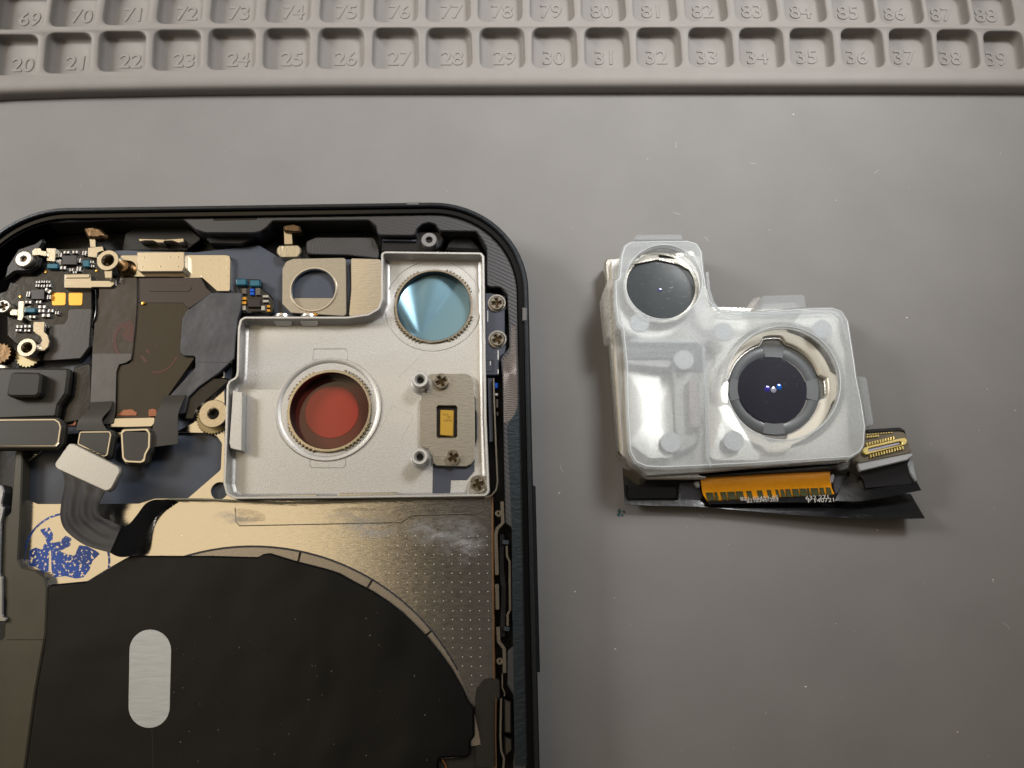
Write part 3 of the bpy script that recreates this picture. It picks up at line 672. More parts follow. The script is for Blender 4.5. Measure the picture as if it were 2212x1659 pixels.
plate('foam_pad', ZB((90, 140), (330, 145), (362, 165), (345, 320), (320, 358), (85, 360), (50, 340)), 7.4, 6.0, M('foam_pad', (46, 43, 38), 0, .6), phone, .25, r=.6)

# ---- second flex with the satin end cap
cap_w = ZB((600, 765), (645, 768), (1030, 965), (1048, 1010), (965, 1165), (920, 1183), (490, 985), (472, 945))
cw_ = rnd([PX(x, y, 9.2) for x, y in cap_w], .9)
tf = plateW('flex_end_cap', [cw_], 9.2, 8.3, m_cap2, phone, .1)
tg = plateW('cap_rim', [offset(ccw(clean(cw_)), -.05)], 8.9, 8.4, m_rimsil, tf, .05)
gf = ribbon('grey_flex', [(ZB((540, 1000))[0] + (8.2,), ZB((935, 1150))[0] + (8.2,)), (ZB((565, 1110))[0] + (8.1,), ZB((885, 1240))[0] + (8.1,)), (ZB((535, 1290))[0] + (7.8,), ZB((858, 1330))[0] + (7.8,)), (ZB((530, 1420))[0] + (7.6,), ZB((880, 1400))[0] + (7.6,)), (ZB((580, 1530))[0] + (7.4,), ZB((960, 1440))[0] + (7.4,)), (ZB((740, 1650))[0] + (7.3,), ZB((1035, 1480))[0] + (7.3,)), ((238, 1194, 7.2), (262, 1138, 7.2))], m_flex, phone, .14, 18, 10, .10, 3)
ribbon('folded_flex', [((236, 1193, 7.2), (258, 1134, 7.2)), ((258, 1203, 6.8), (276, 1134, 6.8)), ((285, 1200, 6.2), (296, 1112, 6.4)), ((308, 1183, 5.6), (313, 1090, 6.0)), ((322, 1140, 5.2), (332, 1080, 5.6)), ((345, 1108, 5.0), (352, 1079, 5.4)), ((380, 1083, 4.9), (378, 1078, 5.4))], m_flexb, phone, .14, 10, 10)
ribbon('edge_flex', [((365, 1083, 4.7), (365, 1078, 5.6)), ((450, 1081.5, 4.7), (450, 1078, 5.7)), ((600, 1087, 4.7), (600, 1085, 5.7)), ((760, 1083, 4.7), (760, 1081, 5.7)), ((900, 1078.5, 4.7), (900, 1076.5, 5.7)), ((1045, 1075, 4.8), (1045, 1074, 5.7))], M('khaki_edge', (120, 116, 96), 0, .4), phone, .16, 3)

# ---- left strap, side parts
plate('side_flex', [(6, 1120), (22, 1108), (33, 970), (49, 970), (44, 1120), (39, 1208), (48, 1226), (77, 1232), (97, 1247), (102, 1270), (98, 1370), (76, 1490), (53, 1659), (40, 2000), (-60, 2000), (-60, 1400), (8, 1380), (12, 1300), (2, 1260)], 5.9, 4.2, M('side_flex_olive', (72, 68, 56), 0, .4, bump=.1, bscale=4, var=.1, vscale=3), phone, .15, r=.4)
bar('flex_crease', [(14, 1382), (96, 1382)], .07, 5.92, 5.88, m_cavity, phone)
m_alu = M('side_alu', (150, 152, 156), .9, .3, bump=.2, bscale=12)
plate('side_bracket', [(-40, 1046), (4, 1046), (9, 1062), (4, 1090), (10, 1096), (3, 1130), (0, 1240), (6, 1246), (6, 1330), (15, 1334), (14, 1343), (-40, 1346)], 6.3, 4.4, m_alu, phone, .12, r=.3)

# ---- magnet ring, coil foil, pill
def polar(cx, cy, r, d): return (cx + r * math.cos(R(d)), cy + r * math.sin(R(d)))
m_bluesh = M('blue_grey_ring', (48, 48, 54), .2, .35)
plate('ring_edge', [polar(545, 1681, 503, d) for d in range(-118, -25, 3)] + [polar(545, 1681, 488, d) for d in range(-27, -120, -3)], 4.72, 4.6, m_bluesh, phone, .02)
cuts = [-116, -78, -58.8, -39.4, -8]
for a, b_ in zip(cuts[:-1], cuts[1:]):
    n_ = int((b_ - a) / 1.6)
    o_ = [polar(545, 1681, 499.5, a + .18 + (b_ - a - .36) * k / n_) for k in range(n_ + 1)]
    i_ = [polar(545, 1681, 470, a + .18 + (b_ - a - .36) * k / n_) for k in range(n_, -1, -1)]
    plate('magnet_segment', o_ + i_, 5.25, 4.65, m_magnet, phone, .07)
foil = ZI((-270, 410), (-180, 420), (-100, 425), (0, 428), (170, 432), (200, 414), (240, 409), (290, 425), (400, 458), (560, 498), (640, 524), (740, 580), (830, 625), (930, 690), (1010, 752), (1090, 830), (1165, 905), (1240, 1000), (1300, 1085), (1360, 1190), (1400, 1275), (1428, 1320), (1430, 1480), (1408, 1500), (1405, 1585), (1380, 1600), (1225, 1602), (1220, 1650))
foil_px = ZH((315, 430), (580, 405), (700, 330), (870, 234)) + foil[2:] + [(946, 2000), (45, 2000), (53, 1659)] + ZH((240, 1110), (285, 870), (300, 760))
coil = plate('coil_cover', foil_px, 5.75, 4.7, m_foil, phone, .22, r=.5)
# soft wrinkle facets near the ring edge
m_wr = M('foil_sheen', (36, 38, 37), 0, .34, coat=.05, bump=.4, bscale=3)
pill = []
for k in range(17): pill.append((324.5 + 45 * math.cos(math.pi + math.pi * k / 16), 1405 + 45 * math.sin(math.pi + math.pi * k / 16)))
for k in range(17): pill.append((322 + 44.5 * math.cos(math.pi * k / 16), 1527.5 + 45 * math.sin(math.pi * k / 16)))
plate('pale_label', pill, 5.80, 5.74, m_pill, coil, .015)
bar('foil_crease', [(328, 1574), (330, 1620), (331, 1720)], .08, 5.765, 5.74, M('foil_crease', (40, 38, 36), 0, .4), coil)
plate('battery_edge', ZI((1340, 1290), (1440, 1300), (1540, 1330), (1528, 1900), (1228, 1900), (1228, 1608), (1340, 1604)), 4.9, 4.62, M('battery_wrap', (30, 27, 24), 0, .45, bump=.2, bscale=6), phone, .03)
plate('clear_film', ZG((178, 1250), (185, 1200), (230, 1148), (320, 1138), (322, 1240), (300, 1300), (295, 1659), (180, 1659)), 5.15, 5.1, M('brown_film', (36, 33, 29), 0, .35, bump=.3, bscale=8), phone, .01, r=.4)
bar('copper_wire', [(955, 1640), (962, 1652), (966, 1668)], .25, 5.1, 4.9, m_copper, phone)
bm = bmesh.new()
for i in range(60):
    x, y = random.uniform(300, 960), random.uniform(1320, 1650)
    bmesh.ops.create_icosphere(bm, subdivisions=1, radius=random.uniform(.015, .045), matrix=Matrix.Translation(P(x, y, 5.77)) @ Matrix.Rotation(random.random() * 3, 4, 'Z') @ Matrix.Diagonal((random.uniform(1, 3), 1, .3, 1)))
o = link('dust', bm, M('grey_dust', (120, 116, 110), 0, .7), coil); o['kind'] = 'stuff'

# ---- small board with teal parts
b2 = plate('sensor_board', ZC((200, 530), (350, 535), (368, 560), (370, 600), (410, 625), (436, 660), (438, 740), (400, 750), (360, 738), (310, 740), (245, 750), (222, 735), (232, 660), (222, 600), (196, 570)), 4.9, 4.1, m_pcb, phone, .12, r=.3)
for x, y, w_, h_ in ((236, 553, 66, 40), (320, 560, 66, 40)):
    plate('inductor', ZC((x - w_ / 2, y - h_ / 2), (x + w_ / 2, y - h_ / 2), (x + w_ / 2, y + h_ / 2), (x - w_ / 2, y + h_ / 2)), 5.5, 4.9, m_teal, b2, .12, r=.2)
plate('chip', ZC((275, 655), (355, 655), (355, 708), (275, 708)), 5.3, 4.9, m_chip, b2, .04)
for x, y, w_, h_, mm in ((255, 610, 26, 34, m_capb), (303, 603, 26, 18, m_blue), (303, 625, 26, 18, m_blue), (340, 612, 30, 44, m_capb), (253, 655, 30, 20, m_gold), (253, 682, 30, 20, m_gold), (253, 714, 22, 30, m_cap), (372, 715, 24, 30, m_cap), (388, 642, 36, 16, m_cap), (388, 672, 36, 16, m_cap), (406, 704, 22, 16, m_gold), (406, 730, 22, 16, m_gold)):
    plate('capacitor', ZC((x - w_ / 2, y - h_ / 2), (x + w_ / 2, y - h_ / 2), (x + w_ / 2, y + h_ / 2), (x - w_ / 2, y + h_ / 2)), 5.25, 4.9, mm, b2, .04)
# ---- flash bracket with the round window
x, y = ZC((686, 600))[0]; p = P(x, y, 5.4); k_ = mmpp(x, y, 5.4); rw = 50 * k_
fb_px = ZC((560, 408), (888, 402), (890, 765), (545, 745), (490, 690), (492, 470), (515, 425))
flashb = plateW('flash_bracket', [rnd([PX(a, b, 5.4) for a, b in fb_px], .5), circ(p.x, p.y, rw, 48)], 5.4, 4.2, m_plate2, phone, .05)
lathe('window_ring', (p.x, p.y), [(rw + .12, 5.35), (rw + .05, 5.55), (rw - .12, 5.55), (rw - .2, 5.2)], m_rimsil, flashb)
x, y = ZC((686, 600))[0]; p = P(x, y, 4.7)
plate('window_glass', [polar(x, y + 1, 50, d) for d in range(0, 360, 8)], 4.75, 4.2, m_slate, flashb, .02)
plate('window_shelf', [polar(x, y, 49, d) for d in range(22, 159, 8)], 4.95, 4.76, m_plate2, flashb, .03)
plate('shield_wall', ZC((918, 405), (1095, 410), (1108, 420), (1110, 690), (1060, 745), (1000, 765), (905, 765), (920, 600)), 4.9, 4.1, m_cream, phone, .05, r=.3)
box('gold_bridge', 658, 675, 685, 683, 6.0, 5.2, m_gold, phone, .1, r=.15)
plate('ground_pad', ZC((455, 345), (470, 325), (590, 322), (607, 340), (608, 370), (590, 400), (480, 402), (456, 375)), 5.4, 4.4, M('brushed_pad', (200, 192, 172), 1, .3, bump=.5, bscale=40, stretch=(1, .2, 1)), phone, .12, r=.4)
plate('spring_arm', ZC((500, 232), (552, 232), (557, 318), (503, 320)), 5.2, 4.8, m_steel, phone, .06)
plate('spring_contact', ZC((492, 200), (560, 188), (600, 200), (610, 240), (570, 245), (500, 236)), 5.7, 4.4, m_bronze, phone, .2, r=.3)
# top right plastic housing and its post
hs = plate('plastic_housing', ZC((1110, 285), (1320, 290), (1330, 240), (1470, 240), (1500, 280), (1480, 330), (1440, 350), (1440, 365), (1110, 365)), 5.2, 3.4, m_black, phone, .15, r=.2)
bar('housing_rib', ZC((1115, 292), (1325, 295)), .25, 5.5, 5.1, m_slat2, phone)
x, y = ZC((1405, 290))[0]; s5 = standoff(phone, x, y, 17, 7, 6.3, 4.2, M('grey_post', (150, 150, 152), .8, .35), flare=.3)
lathe('dark_bore', PX(x, y, 6.0), [(.42, 5.9), (0, 5.9)], m_cavity, s5)
plate('black_block', ZC((1500, 350), (1520, 300), (1570, 270), (1660, 265), (1720, 330), (1735, 362)), 4.6, 3.4, m_black, phone, .3, r=.4)

# ================================================================== CAMERA BRACKET
ZB1, ZB0 = 6.5, 4.9
bo = [(823, 547), (831, 542.5), (1040, 545), (1046.5, 553), (1048.5, 700), (1050, 826), (1069, 828), (1075, 1052), (1068, 1066), (1055, 1073), (760, 1076), (507, 1078), (488, 1068), (482, 1045), (489, 834), (494, 822), (509, 814), (511, 800), (513.5, 708), (518, 690), (528, 683.5), (750, 683.5), (795, 677), (816, 665), (823, 645)]
bo = [(823, 547), (831, 542.5), (1040, 545), (1046.5, 553), (1048.5, 700), (1051, 900), (1058, 1062), (1050, 1072)] + bo[10:]
BW = ccw(clean(rnd([PX(x, y, ZB1) for x, y in bo], .55, 5)))
def c_px(x, y, z, r_px): p = P(x, y, z); return (p.x, p.y), r_px * mmpp(x, y, z)
L1, r1 = c_px(711, 885, ZB0, 88); L2, r2 = c_px(936, 660, ZB0, 83)
bm = bmesh.new()
levels = [(BW, 4.5), (BW, ZB1 - .06), (offset(BW, .05), ZB1), (offset(BW, .26), ZB1), (offset(BW, .32), ZB1 - .06), (offset(BW, .38), ZB0 + .35), (offset(BW, .55), ZB0 + .12), (offset(BW, .85), ZB0)]
rg = [[bm.verts.new((p[0], p[1], z)) for p in l] for l, z in levels]
for a, b_ in zip(rg[:-1], rg[1:]):
    for i in range(len(a)):
        j = (i + 1) % len(a); bm.faces.new((a[i], a[j], b_[j], b_[i]))
c1, c2 = circ(L1[0], L1[1], r1, 72), circ(L2[0], L2[1], r2, 72)
h1 = [bm.verts.new((p[0], p[1], ZB0)) for p in c1[::-1]]; h2 = [bm.verts.new((p[0], p[1], ZB0)) for p in c2[::-1]]
flv = rg[-1] + h1 + h2
for t in tessellate_polygon([[Vector((v.co.x, v.co.y, 0)) for v in l] for l in (rg[-1], h1, h2)]):
    try: bm.faces.new([flv[k] for k in t])
    except ValueError: pass
for hh, cc in ((h1, c1[::-1]), (h2, c2[::-1])):
    lo_ = [bm.verts.new((p[0], p[1], 3.6)) for p in cc]
    for i in range(len(hh)):
        j = (i + 1) % len(hh); bm.faces.new((hh[i], hh[j], lo_[j], lo_[i]))
br = link('camera_bracket', bm, m_silver, phone, 35)
# embossed circles and tabs on the floor
def ridge(c, r_, z, name='embossed_ring', wd=.09, h=.05, mat=m_silver, seg=80):
    return lathe(name, c, [(r_ - wd, z - .01), (r_ - wd * .5, z + h), (r_ + wd * .5, z + h), (r_ + wd, z - .01)], mat, br, seg)
ce, re_ = c_px(710, 883, ZB0, 114)
lathe('embossed_ring', ce, [(re_ - .62, ZB0 + .015), (re_ - .34, ZB0 + .20), (re_ - .04, ZB0 + .20), (re_ + .08, ZB0 + .0)], m_silver, br, 80)
ce, re_ = c_px(936, 658, ZB0, 104)
ridge(ce, re_, ZB0, wd=.12, h=.06)
for pts in (ZD((680, 345), (680, 285), (692, 272), (885, 272), (900, 285), (900, 345)), ZD((660, 945), (660, 1000), (672, 1016), (872, 1016), (886, 1003), (886, 945))):
    W = ccw(clean(rnd([PX(x, y, ZB0) for x, y in pts], .2)))
    plateW('embossed_tab', [W, offset(W, .1)], ZB0 + .06, ZB0 - .05, m_silver, br, .03)
# ring gears
def tooth_ring(c, r_out, r_in, z1, z0, n=64, tooth=.17):
    l = []
    for k in range(n * 3):
        a = 2 * math.pi * k / (n * 3); dg = math.degrees(a) % 90
        t_ = tooth if (18 < dg < 78 and k % 3 == 0) else 0
        l.append((c[0] + (r_out + t_) * math.cos(a), c[1] + (r_out + t_) * math.sin(a)))
    return plateW('retaining_ring', [l, circ(c[0], c[1], r_in, 96)], z1, z0, m_steel, br, .05, False), None
cr1, rr1 = c_px(711, 886, 5.25, 91); tooth_ring(cr1, rr1, rr1 * .93, 5.25, 3.5, 60)
cr2, rr2 = c_px(936.5, 660, 5.2, 84); tooth_ring(cr2, rr2, rr2 * .945, 5.2, 3.5, 60)
# teeth as a darker under-ring
for (c_, r_) in ((cr1, rr1), (cr2, rr2)):
    l = []; n = 66
    for k in range(n * 4):
        a = 2 * math.pi * k / (n * 4); dg = math.degrees(a) % 90
        t_ = .30 if (22 < dg < 74 and k % 4 < 2) else .04
        l.append((c_[0] + (r_ + t_) * math.cos(a), c_[1] + (r_ + t_) * math.sin(a)))
    plateW('knurled_ring', [l, circ(c_[0], c_[1], r_ * .98, 96)], 5.12, 4.5, m_brass, br, .05, False)
# lens 1 : red coated cover glass, its reflection painted as two reds
def well(c, r_, zt, zb, mat, name='lens_barrel'):
    return lathe(name, c, [(r_, zt), (r_ * .985, zt - .4), (r_ * .98, zb)], mat, br, 64)
well(cr1, rr1 * .925, 5.15, 3.0, m_dark)
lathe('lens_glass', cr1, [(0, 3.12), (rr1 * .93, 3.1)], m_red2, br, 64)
ci, ri = c_px(717, 889.5, 3.14, 57.5); lathe('coating_reflection', ci, [(0, 3.16), (ri, 3.15), (ri + .02, 3.12)], m_red, br, 64)
# lens 2 : made-up blue film, creased to imitate the glass's conical sheen
well(cr2, rr2 * .94, 5.1, 2.9, m_dark)
lathe('lens_base', cr2, [(0, 2.95), (rr2 * .94, 2.95)], m_dark, br, 64)
bm = bmesh.new(); cfl, rfl = c_px(937, 664, 3.9, 77)
A_ = Vector(PX(1001, 592, 3.9)); B_ = Vector(PX(906, 728, 3.9)); dr = (B_ - A_).normalized(); nl = Vector((dr.y, -dr.x))
if nl.x > 0: nl = -nl
rings_ = []; NR, NS = 14, 96
for i in range(NR + 1):
    row = []
    for k in range(NS):
        a = 2 * math.pi * k / NS; q = Vector((cfl[0] + rfl * i / NR * math.cos(a), cfl[1] + rfl * i / NR * math.sin(a)))
        s_ = (q - A_).dot(nl); t_ = (q - A_).dot(dr)
        bend = max(0.0, s_) 
        th_ = math.atan2((q - B_).dot(nl), -(q - B_).dot(dr) + 1e-6)
        z_ = 3.6 + .21 * bend - .012 * bend * bend + .05 * bend * math.sin(7 * th_) + .016 * min(0, s_) * min(0, s_)
        row.append(bm.verts.new((q.x, q.y, z_)))
        if i == 0: break
    rings_.append(row)
for a, b_ in zip(rings_[:-1], rings_[1:]):
    for i in range(NS):
        j = (i + 1) % NS
        if len(a) == 1: bm.faces.new((a[0], b_[i], b_[j]))
        else: bm.faces.new((a[i], b_[i], b_[j], a[j]))
link('sheen_film', bm, m_bluefilm, br, 60)
# standoffs, microphone plate, screws
def post(x, y, yb):
    p = P(x, y, 7.4); k = mmpp(x, y, 7.4); r_ = 18.2 * k
    lathe('standoff', (p.x, p.y), [(.0, 6.2), (.36, 6.2), (.44, 6.9), (.48, 7.1), (.66, 7.4), (r_ - .1, 7.4), (r_, 7.3), (r_ + .02, 5.6), (r_ + .12, 5.1), (r_ + .35, 4.92)], M('cast_grey', (208, 206, 202), .6, .42, bump=.1, bscale=80), br)
    lathe('dark_bore', (p.x, p.y), [(0, 6.6), (.43, 6.62)], m_cavity, br, 20)
post(907, 819, 0); post(906, 986, 0)
mp = ZD((1395, 432), (1500, 430), (1640, 430), (1665, 445), (1682, 480), (1688, 600), (1690, 960), (1670, 990), (1640, 1006), (1455, 1002), (1428, 980), (1425, 930), (1400, 895), (1355, 885), (1345, 860), (1345, 610), (1355, 575), (1385, 545), (1410, 500))
wnd = ZD((1452, 640), (1462, 628), (1570, 628), (1580, 640), (1580, 818), (1570, 828), (1462, 828), (1452, 818))
mpw = [rnd([PX(x, y, 5.5) for x, y in mp], .35), rnd([PX(x, y, 5.5) for x, y in wnd], .12)]
plateW('microphone_plate', mpw, 5.5, 4.92, m_plate2, br, .07)
plate('black_recess', ZD((1455, 632), (1578, 632), (1578, 826), (1455, 826)), 5.0, 4.905, m_black, br, .01)
gc = plate('microphone', ZD((1474, 652), (1560, 655), (1556, 820), (1472, 812)), 5.42, 4.95, m_goldchip, br, .08, r=.15)
m_ink = M('ink_brown', (110, 80, 30), .5, .5)
for s_, yy, xx in (('F2/4', 686, 1507), ('I30', 702, 1528), ('KSMA', 722, 1522)):
    X_, Y_ = ZD((xx, yy))[0]; text('chip_marking', s_, X_, Y_, 5.425, .42, 0, m_ink, br, ext=.004)
plate('flex_tail', ZD((1430, 990), (1688, 950), (1686, 1035), (1640, 1090), (1540, 1090), (1534, 1210), (1425, 1210)), 5.0, 4.91, m_slat2, br, .02)
plate('foam_edge', ZD((1683, 560), (1693, 580), (1693, 650), (1702, 670), (1702, 830), (1690, 880), (1683, 880)), 5.3, 4.91, m_black, br, .03)
for (x, y, r_, rot) in ((1480, 475, 51, .45), (1555, 950, 48, .6), (1710, 1115, 54, .35)):
    X_, Y_ = ZD((x, y))[0]; bscrew(br, X_, Y_, r_ * .3472, 5.95 if x < 1600 else 6.0, rot, m_steel, .9)
plate('screw_tab', ZD((1655, 1090), (1690, 1060), (1740, 1060), (1775, 1100), (1780, 1180), (1640, 1190)), 5.3, 4.9, m_silver, br, .05, r=.3)
# left tab and rim folds
plate('rim_fold', ZD((184, 530), (245, 545), (240, 912), (170, 895), (160, 860)), 6.3, 5.0, m_silver, br, .08, r=.15)
for pts in (ZD((290, 1190), (710, 1180), (712, 1204), (285, 1210)), ZD((840, 1172), (1210, 1166), (1225, 1190), (830, 1197))):
    plate('rim_fold', pts, 5.9, 5.0, m_rimsil, br, .05)
for x, y in ((497, 796), (660, 796)):       # screws seen side-on in the upper wall
    X_, Y_ = ZC((x, y))[0]
    p = P(X_, Y_, 5.6); k = mmpp(X_, Y_, 5.6)
    bm = bmesh.new(); bmesh.ops.create_cone(bm, cap_ends=True, segments=28, radius1=21 * k, radius2=19 * k, depth=.3, matrix=Matrix.Translation(p) @ Matrix.Rotation(R(62), 4, 'X'))
    link('side_screw', bm, m_rimsil, br)
# engraved box
for a_, b_ in ((ZD((1175, 628), (1310, 690)), 0), (ZD((1310, 690), (1220, 870)), 0), (ZD((1175, 628), (1055, 870)), 0), (ZD((1215, 455), (1340, 330)), 0)):
    bar('scribed_line', a_, .035, ZB0 + .008, ZB0 - .02, m_rimsil, br)

# ---- right hand side: plastic bracket with two screws, thin straps, side button mechanism
sb = plate('antenna_bracket', ZK((82, 90), (130, 85), (290, 120), (300, 250), (280, 260), (280, 480), (292, 640), (280, 700), (235, 735), (222, 770), (222, 925), (85, 925)), 5.6, 4.2, m_slat2, phone, .08, r=.2)
for x, y, rot in ((197, 186, .1), (204, 555, .5)):
    X_, Y_ = ZK((x, y))[0]
    p = P(X_, Y_, 5.75); lathe('screw_washer', (p.x, p.y), [(0, 5.7), (1.12, 5.7), (1.2, 5.6)], m_rimsil, sb, 40)
    bscrew(sb, X_, Y_, 16.3, 6.1, rot, m_steel, .6)
for pts in (((105, 265), (104, 380)), ((210, 672), (211, 768)), ((130, 780), (131, 825)), ((211, 868), (211, 912))):
    bar('white_tick', ZK(*pts), .12, 5.64, 5.6, m_white, sb)
bm = ZK((85, 770), (155, 770), (162, 780), (162, 880), (150, 892), (85, 892)); W = ccw(clean([PX(x, y, 5.63) for x, y in bm]))
plateW('plate_outline', [W, offset(W, .06)], 5.63, 5.58, m_cavity, sb, 0)
plate('antenna_strip', ZK((103, 955), (150, 955), (165, 1600), (122, 1612)), 5.7, 4.2, m_slat2, phone, .05)
bar('steel_strap', ZK((75, 1000), (80, 1300), (90, 1659)) + [(1054, 1050)], .3, 6.4, 4.6, m_steel, phone)
bar('steel_strap', ZK((165, 955), (172, 1200), (190, 1660)) + [(1075, 1040), (1072, 1058), (1062, 1070), (1048, 1074)], .2, 6.4, 4.6, m_steel, phone)
for x, y, w_, h_, mm in ((193, 1032, 34, 56, m_blue), (195, 1122, 36, 28, m_cap), (200, 1215, 22, 90, m_capb), (203, 1320, 18, 40, m_capb)):
    plate('chip_component', ZK((x - w_ / 2, y - h_ / 2), (x + w_ / 2, y - h_ / 2), (x + w_ / 2, y + h_ / 2), (x - w_ / 2, y + h_ / 2)), 5.2, 4.2, mm, phone, .06)
# button mechanism
bar('button_strap', ZG((335, 110), (340, 235), (308, 268), (299, 300), (306, 538)), .42, 6.0, 4.4, m_steel, phone, r=.1)
bar('button_strap', ZG((306, 590), (309, 740)), .42, 6.0, 4.4, m_steel, phone, r=.1)
bar('button_strap', ZG((312, 840), (316, 925), (348, 968), (350, 1108)), .42, 6.0, 4.4, m_steel, phone, r=.1)
bar('button_strap', ZG((337, 1110), (336, 1190), (350, 1222), (349, 1244)), .16, 5.9, 4.4, m_steel, phone)
bar('button_strap', ZG((330, 1255), (325, 1470), (330, 1560), (346, 1605), (340, 1700)), .25, 5.9, 4.4, m_steel, phone)
bar('dome_spring', ZG((362, 368), (364, 428), (379, 462), (382, 740), (368, 768), (368, 835)), .28, 5.7, 4.2, m_steel, phone)
bar('cavity_tube', ZG((335, 300), (332, 500), (345, 620), (338, 900)), .55, 5.1, 3.6, M('black_tube', (30, 30, 31), 0, .22, coat=.5), phone, r=.2)
for pts in (((335, 345), (375, 350)), ((345, 850), (380, 852))):
    bar('spring_foot', ZG(*pts), .5, 5.5, 4.2, M('blue_steel', (90, 100, 110), .9, .3), phone)
for x, y in ((315, 180), (322, 1040)):
    X_, Y_ = ZG((x, y))[0]; bscrew(sb, X_, Y_, 7.5, 5.4, .2, m_steel, .8, False)
plate('button_block', ZG((345, 1262), (390, 1278), (390, 1460), (348, 1455)), 5.6, 4.0, M('dark_steel', (96, 92, 86), .9, .35), phone, .15)
plate('button_block', ZG((348, 1480), (395, 1490), (395, 1560), (350, 1600)), 5.3, 4.0, M('dark_steel', (96, 92, 86)), phone, .15)
bar('brass_lip', ZG((300, 1250), (298, 1480), (302, 1659), (303, 1800)), .12, 5.6, 4.6, M('warm_edge', (190, 140, 96)), phone)

# ================================================================== CAMERA MODULE (right)
co = P(1580, 850, 0)
cmod = empty('camera_module', (co.x, co.y, 0), 'dual rear camera module in a frosted clear bracket with black and orange flex cable', 'camera module')
ZS = 7.0
def frosted(name, mixf, colr, rough, bsc, bst, blur=.5):
    m = bpy.data.materials.new(name); m.use_nodes = True; n = m.node_tree.nodes; l = m.node_tree.links
    b = n['Principled BSDF']; b.inputs['Base Color'].default_value = (*lin(colr), 1); b.inputs['Roughness'].default_value = rough
    b.inputs['Specular IOR Level'].default_value = .6; b.inputs['Coat Weight'].default_value = .15; b.inputs['Coat Roughness'].default_value = .3
    tr = n.new('ShaderNodeBsdfTransparent'); tr.inputs[0].default_value = (.96, .97, .97, 1)
    tl = n.new('ShaderNodeBsdfTranslucent'); tl.inputs[0].default_value = (.85, .87, .88, 1)
    m1 = n.new('ShaderNodeMixShader'); m2 = n.new('ShaderNodeMixShader'); m1.inputs[0].default_value = .25
    rf = n.new('ShaderNodeBsdfRefraction'); rf.inputs['Roughness'].default_value = .42; rf.inputs['IOR'].default_value = 1.25; rf.inputs[0].default_value = (.97, .98, .99, 1)
    m3 = n.new('ShaderNodeMixShader'); m3.inputs[0].default_value = blur; l.new(tr.outputs[0], m3.inputs[1]); l.new(rf.outputs[0], m3.inputs[2])
    l.new(b.outputs[0], m1.inputs[1]); l.new(tl.outputs[0], m1.inputs[2]); l.new(m3.outputs[0], m2.inputs[2]); l.new(m1.outputs[0], m2.inputs[1])
    t = n.new('ShaderNodeTexCoord'); z = n.new('ShaderNodeTexNoise'); z.inputs['Scale'].default_value = bsc; z.inputs['Detail'].default_value = 3; l.new(t.outputs['Object'], z.inputs['Vector'])
    bp = n.new('ShaderNodeBump'); bp.inputs['Strength'].default_value = bst; bp.inputs['Distance'].default_value = .01; l.new(z.outputs['Fac'], bp.inputs['Height']); l.new(bp.outputs[0], b.inputs['Normal'])
    mr = n.new('ShaderNodeMapRange'); l.new(z.outputs['Fac'], mr.inputs[0]); mr.inputs[1].default_value = .35; mr.inputs[2].default_value = .65; mr.inputs[3].default_value = mixf + .05; mr.inputs[4].default_value = mixf - .05
    l.new(mr.outputs[0], m2.inputs[0]); l.new(m2.outputs[0], n['Material Output'].inputs[0])
    MATS[name] = m; return m
m_frost = frosted('frosted_clear_plastic', .75, (236, 241, 246), .28, 50, 1.0, .28)
m_clear = frosted('clear_plastic_wall', .7, (222, 216, 206), .2, 10, .2, 0)
shell_px = ZE((225, 230), (245, 165), (290, 138), (640, 132), (705, 150), (738, 205), (750, 330), (768, 430), (790, 510), (835, 553), (1000, 575), (1110, 572), (1390, 552), (1545, 548), (1610, 572), (1650, 640), (1668, 760), (1690, 900)) + \
    ZF((1700, 130), (1735, 300), (1756, 440), (1748, 560), (1722, 605), (1660, 640), (1000, 682), (480, 706), (385, 700), (315, 668), (278, 600), (262, 350), (255, 40)) + ZE((240, 760), (235, 690), (205, 655), (188, 520), (185, 380), (212, 370))
hs1 = [PX(1434 + 81.5 * math.cos(a), 609 + 78.5 * math.sin(a), ZS) for a in [2 * math.pi * k / 64 for k in range(64)]]
hs2 = [PX(1692.5 + 121.5 * math.cos(a), 827.5 + 121 * math.sin(a), ZS) for a in [2 * math.pi * k / 80 for k in range(80)]]
SW = rnd([PX(x, y, ZS) for x, y in shell_px], .7)
shell = plateW('frosted_bracket', [SW, hs1, hs2], ZS, ZS - .7, m_frost, cmod, .18)
SC = ccw(clean(SW))
plateW('bracket_skirt', [offset(SC, .02), offset(SC, .5)], ZS - .72, 3.0, m_clear, shell, .05)
for h_, nm in ((hs1, 'hole_wall'), (hs2, 'hole_wall')):
    hc_ = ccw(clean(h_)); plateW(nm, [offset(hc_, -.25), hc_], ZS - .72, 6.0, m_clear, shell, .02)
m_edge = M('polished_edge', (226, 232, 236), 0, .15, coat=.6)
so_ = offset(SC, .20); plateW('moulded_edge', [so_, offset(so_, .09)], ZS + .035, ZS - .05, m_edge, shell, .02)
for h_ in (hs1, hs2):
    hh_ = ccw(clean(h_)); plateW('moulded_edge', [offset(hh_, -.16), offset(hh_, -.08)], ZS + .03, ZS - .1, m_edge, shell, .02)
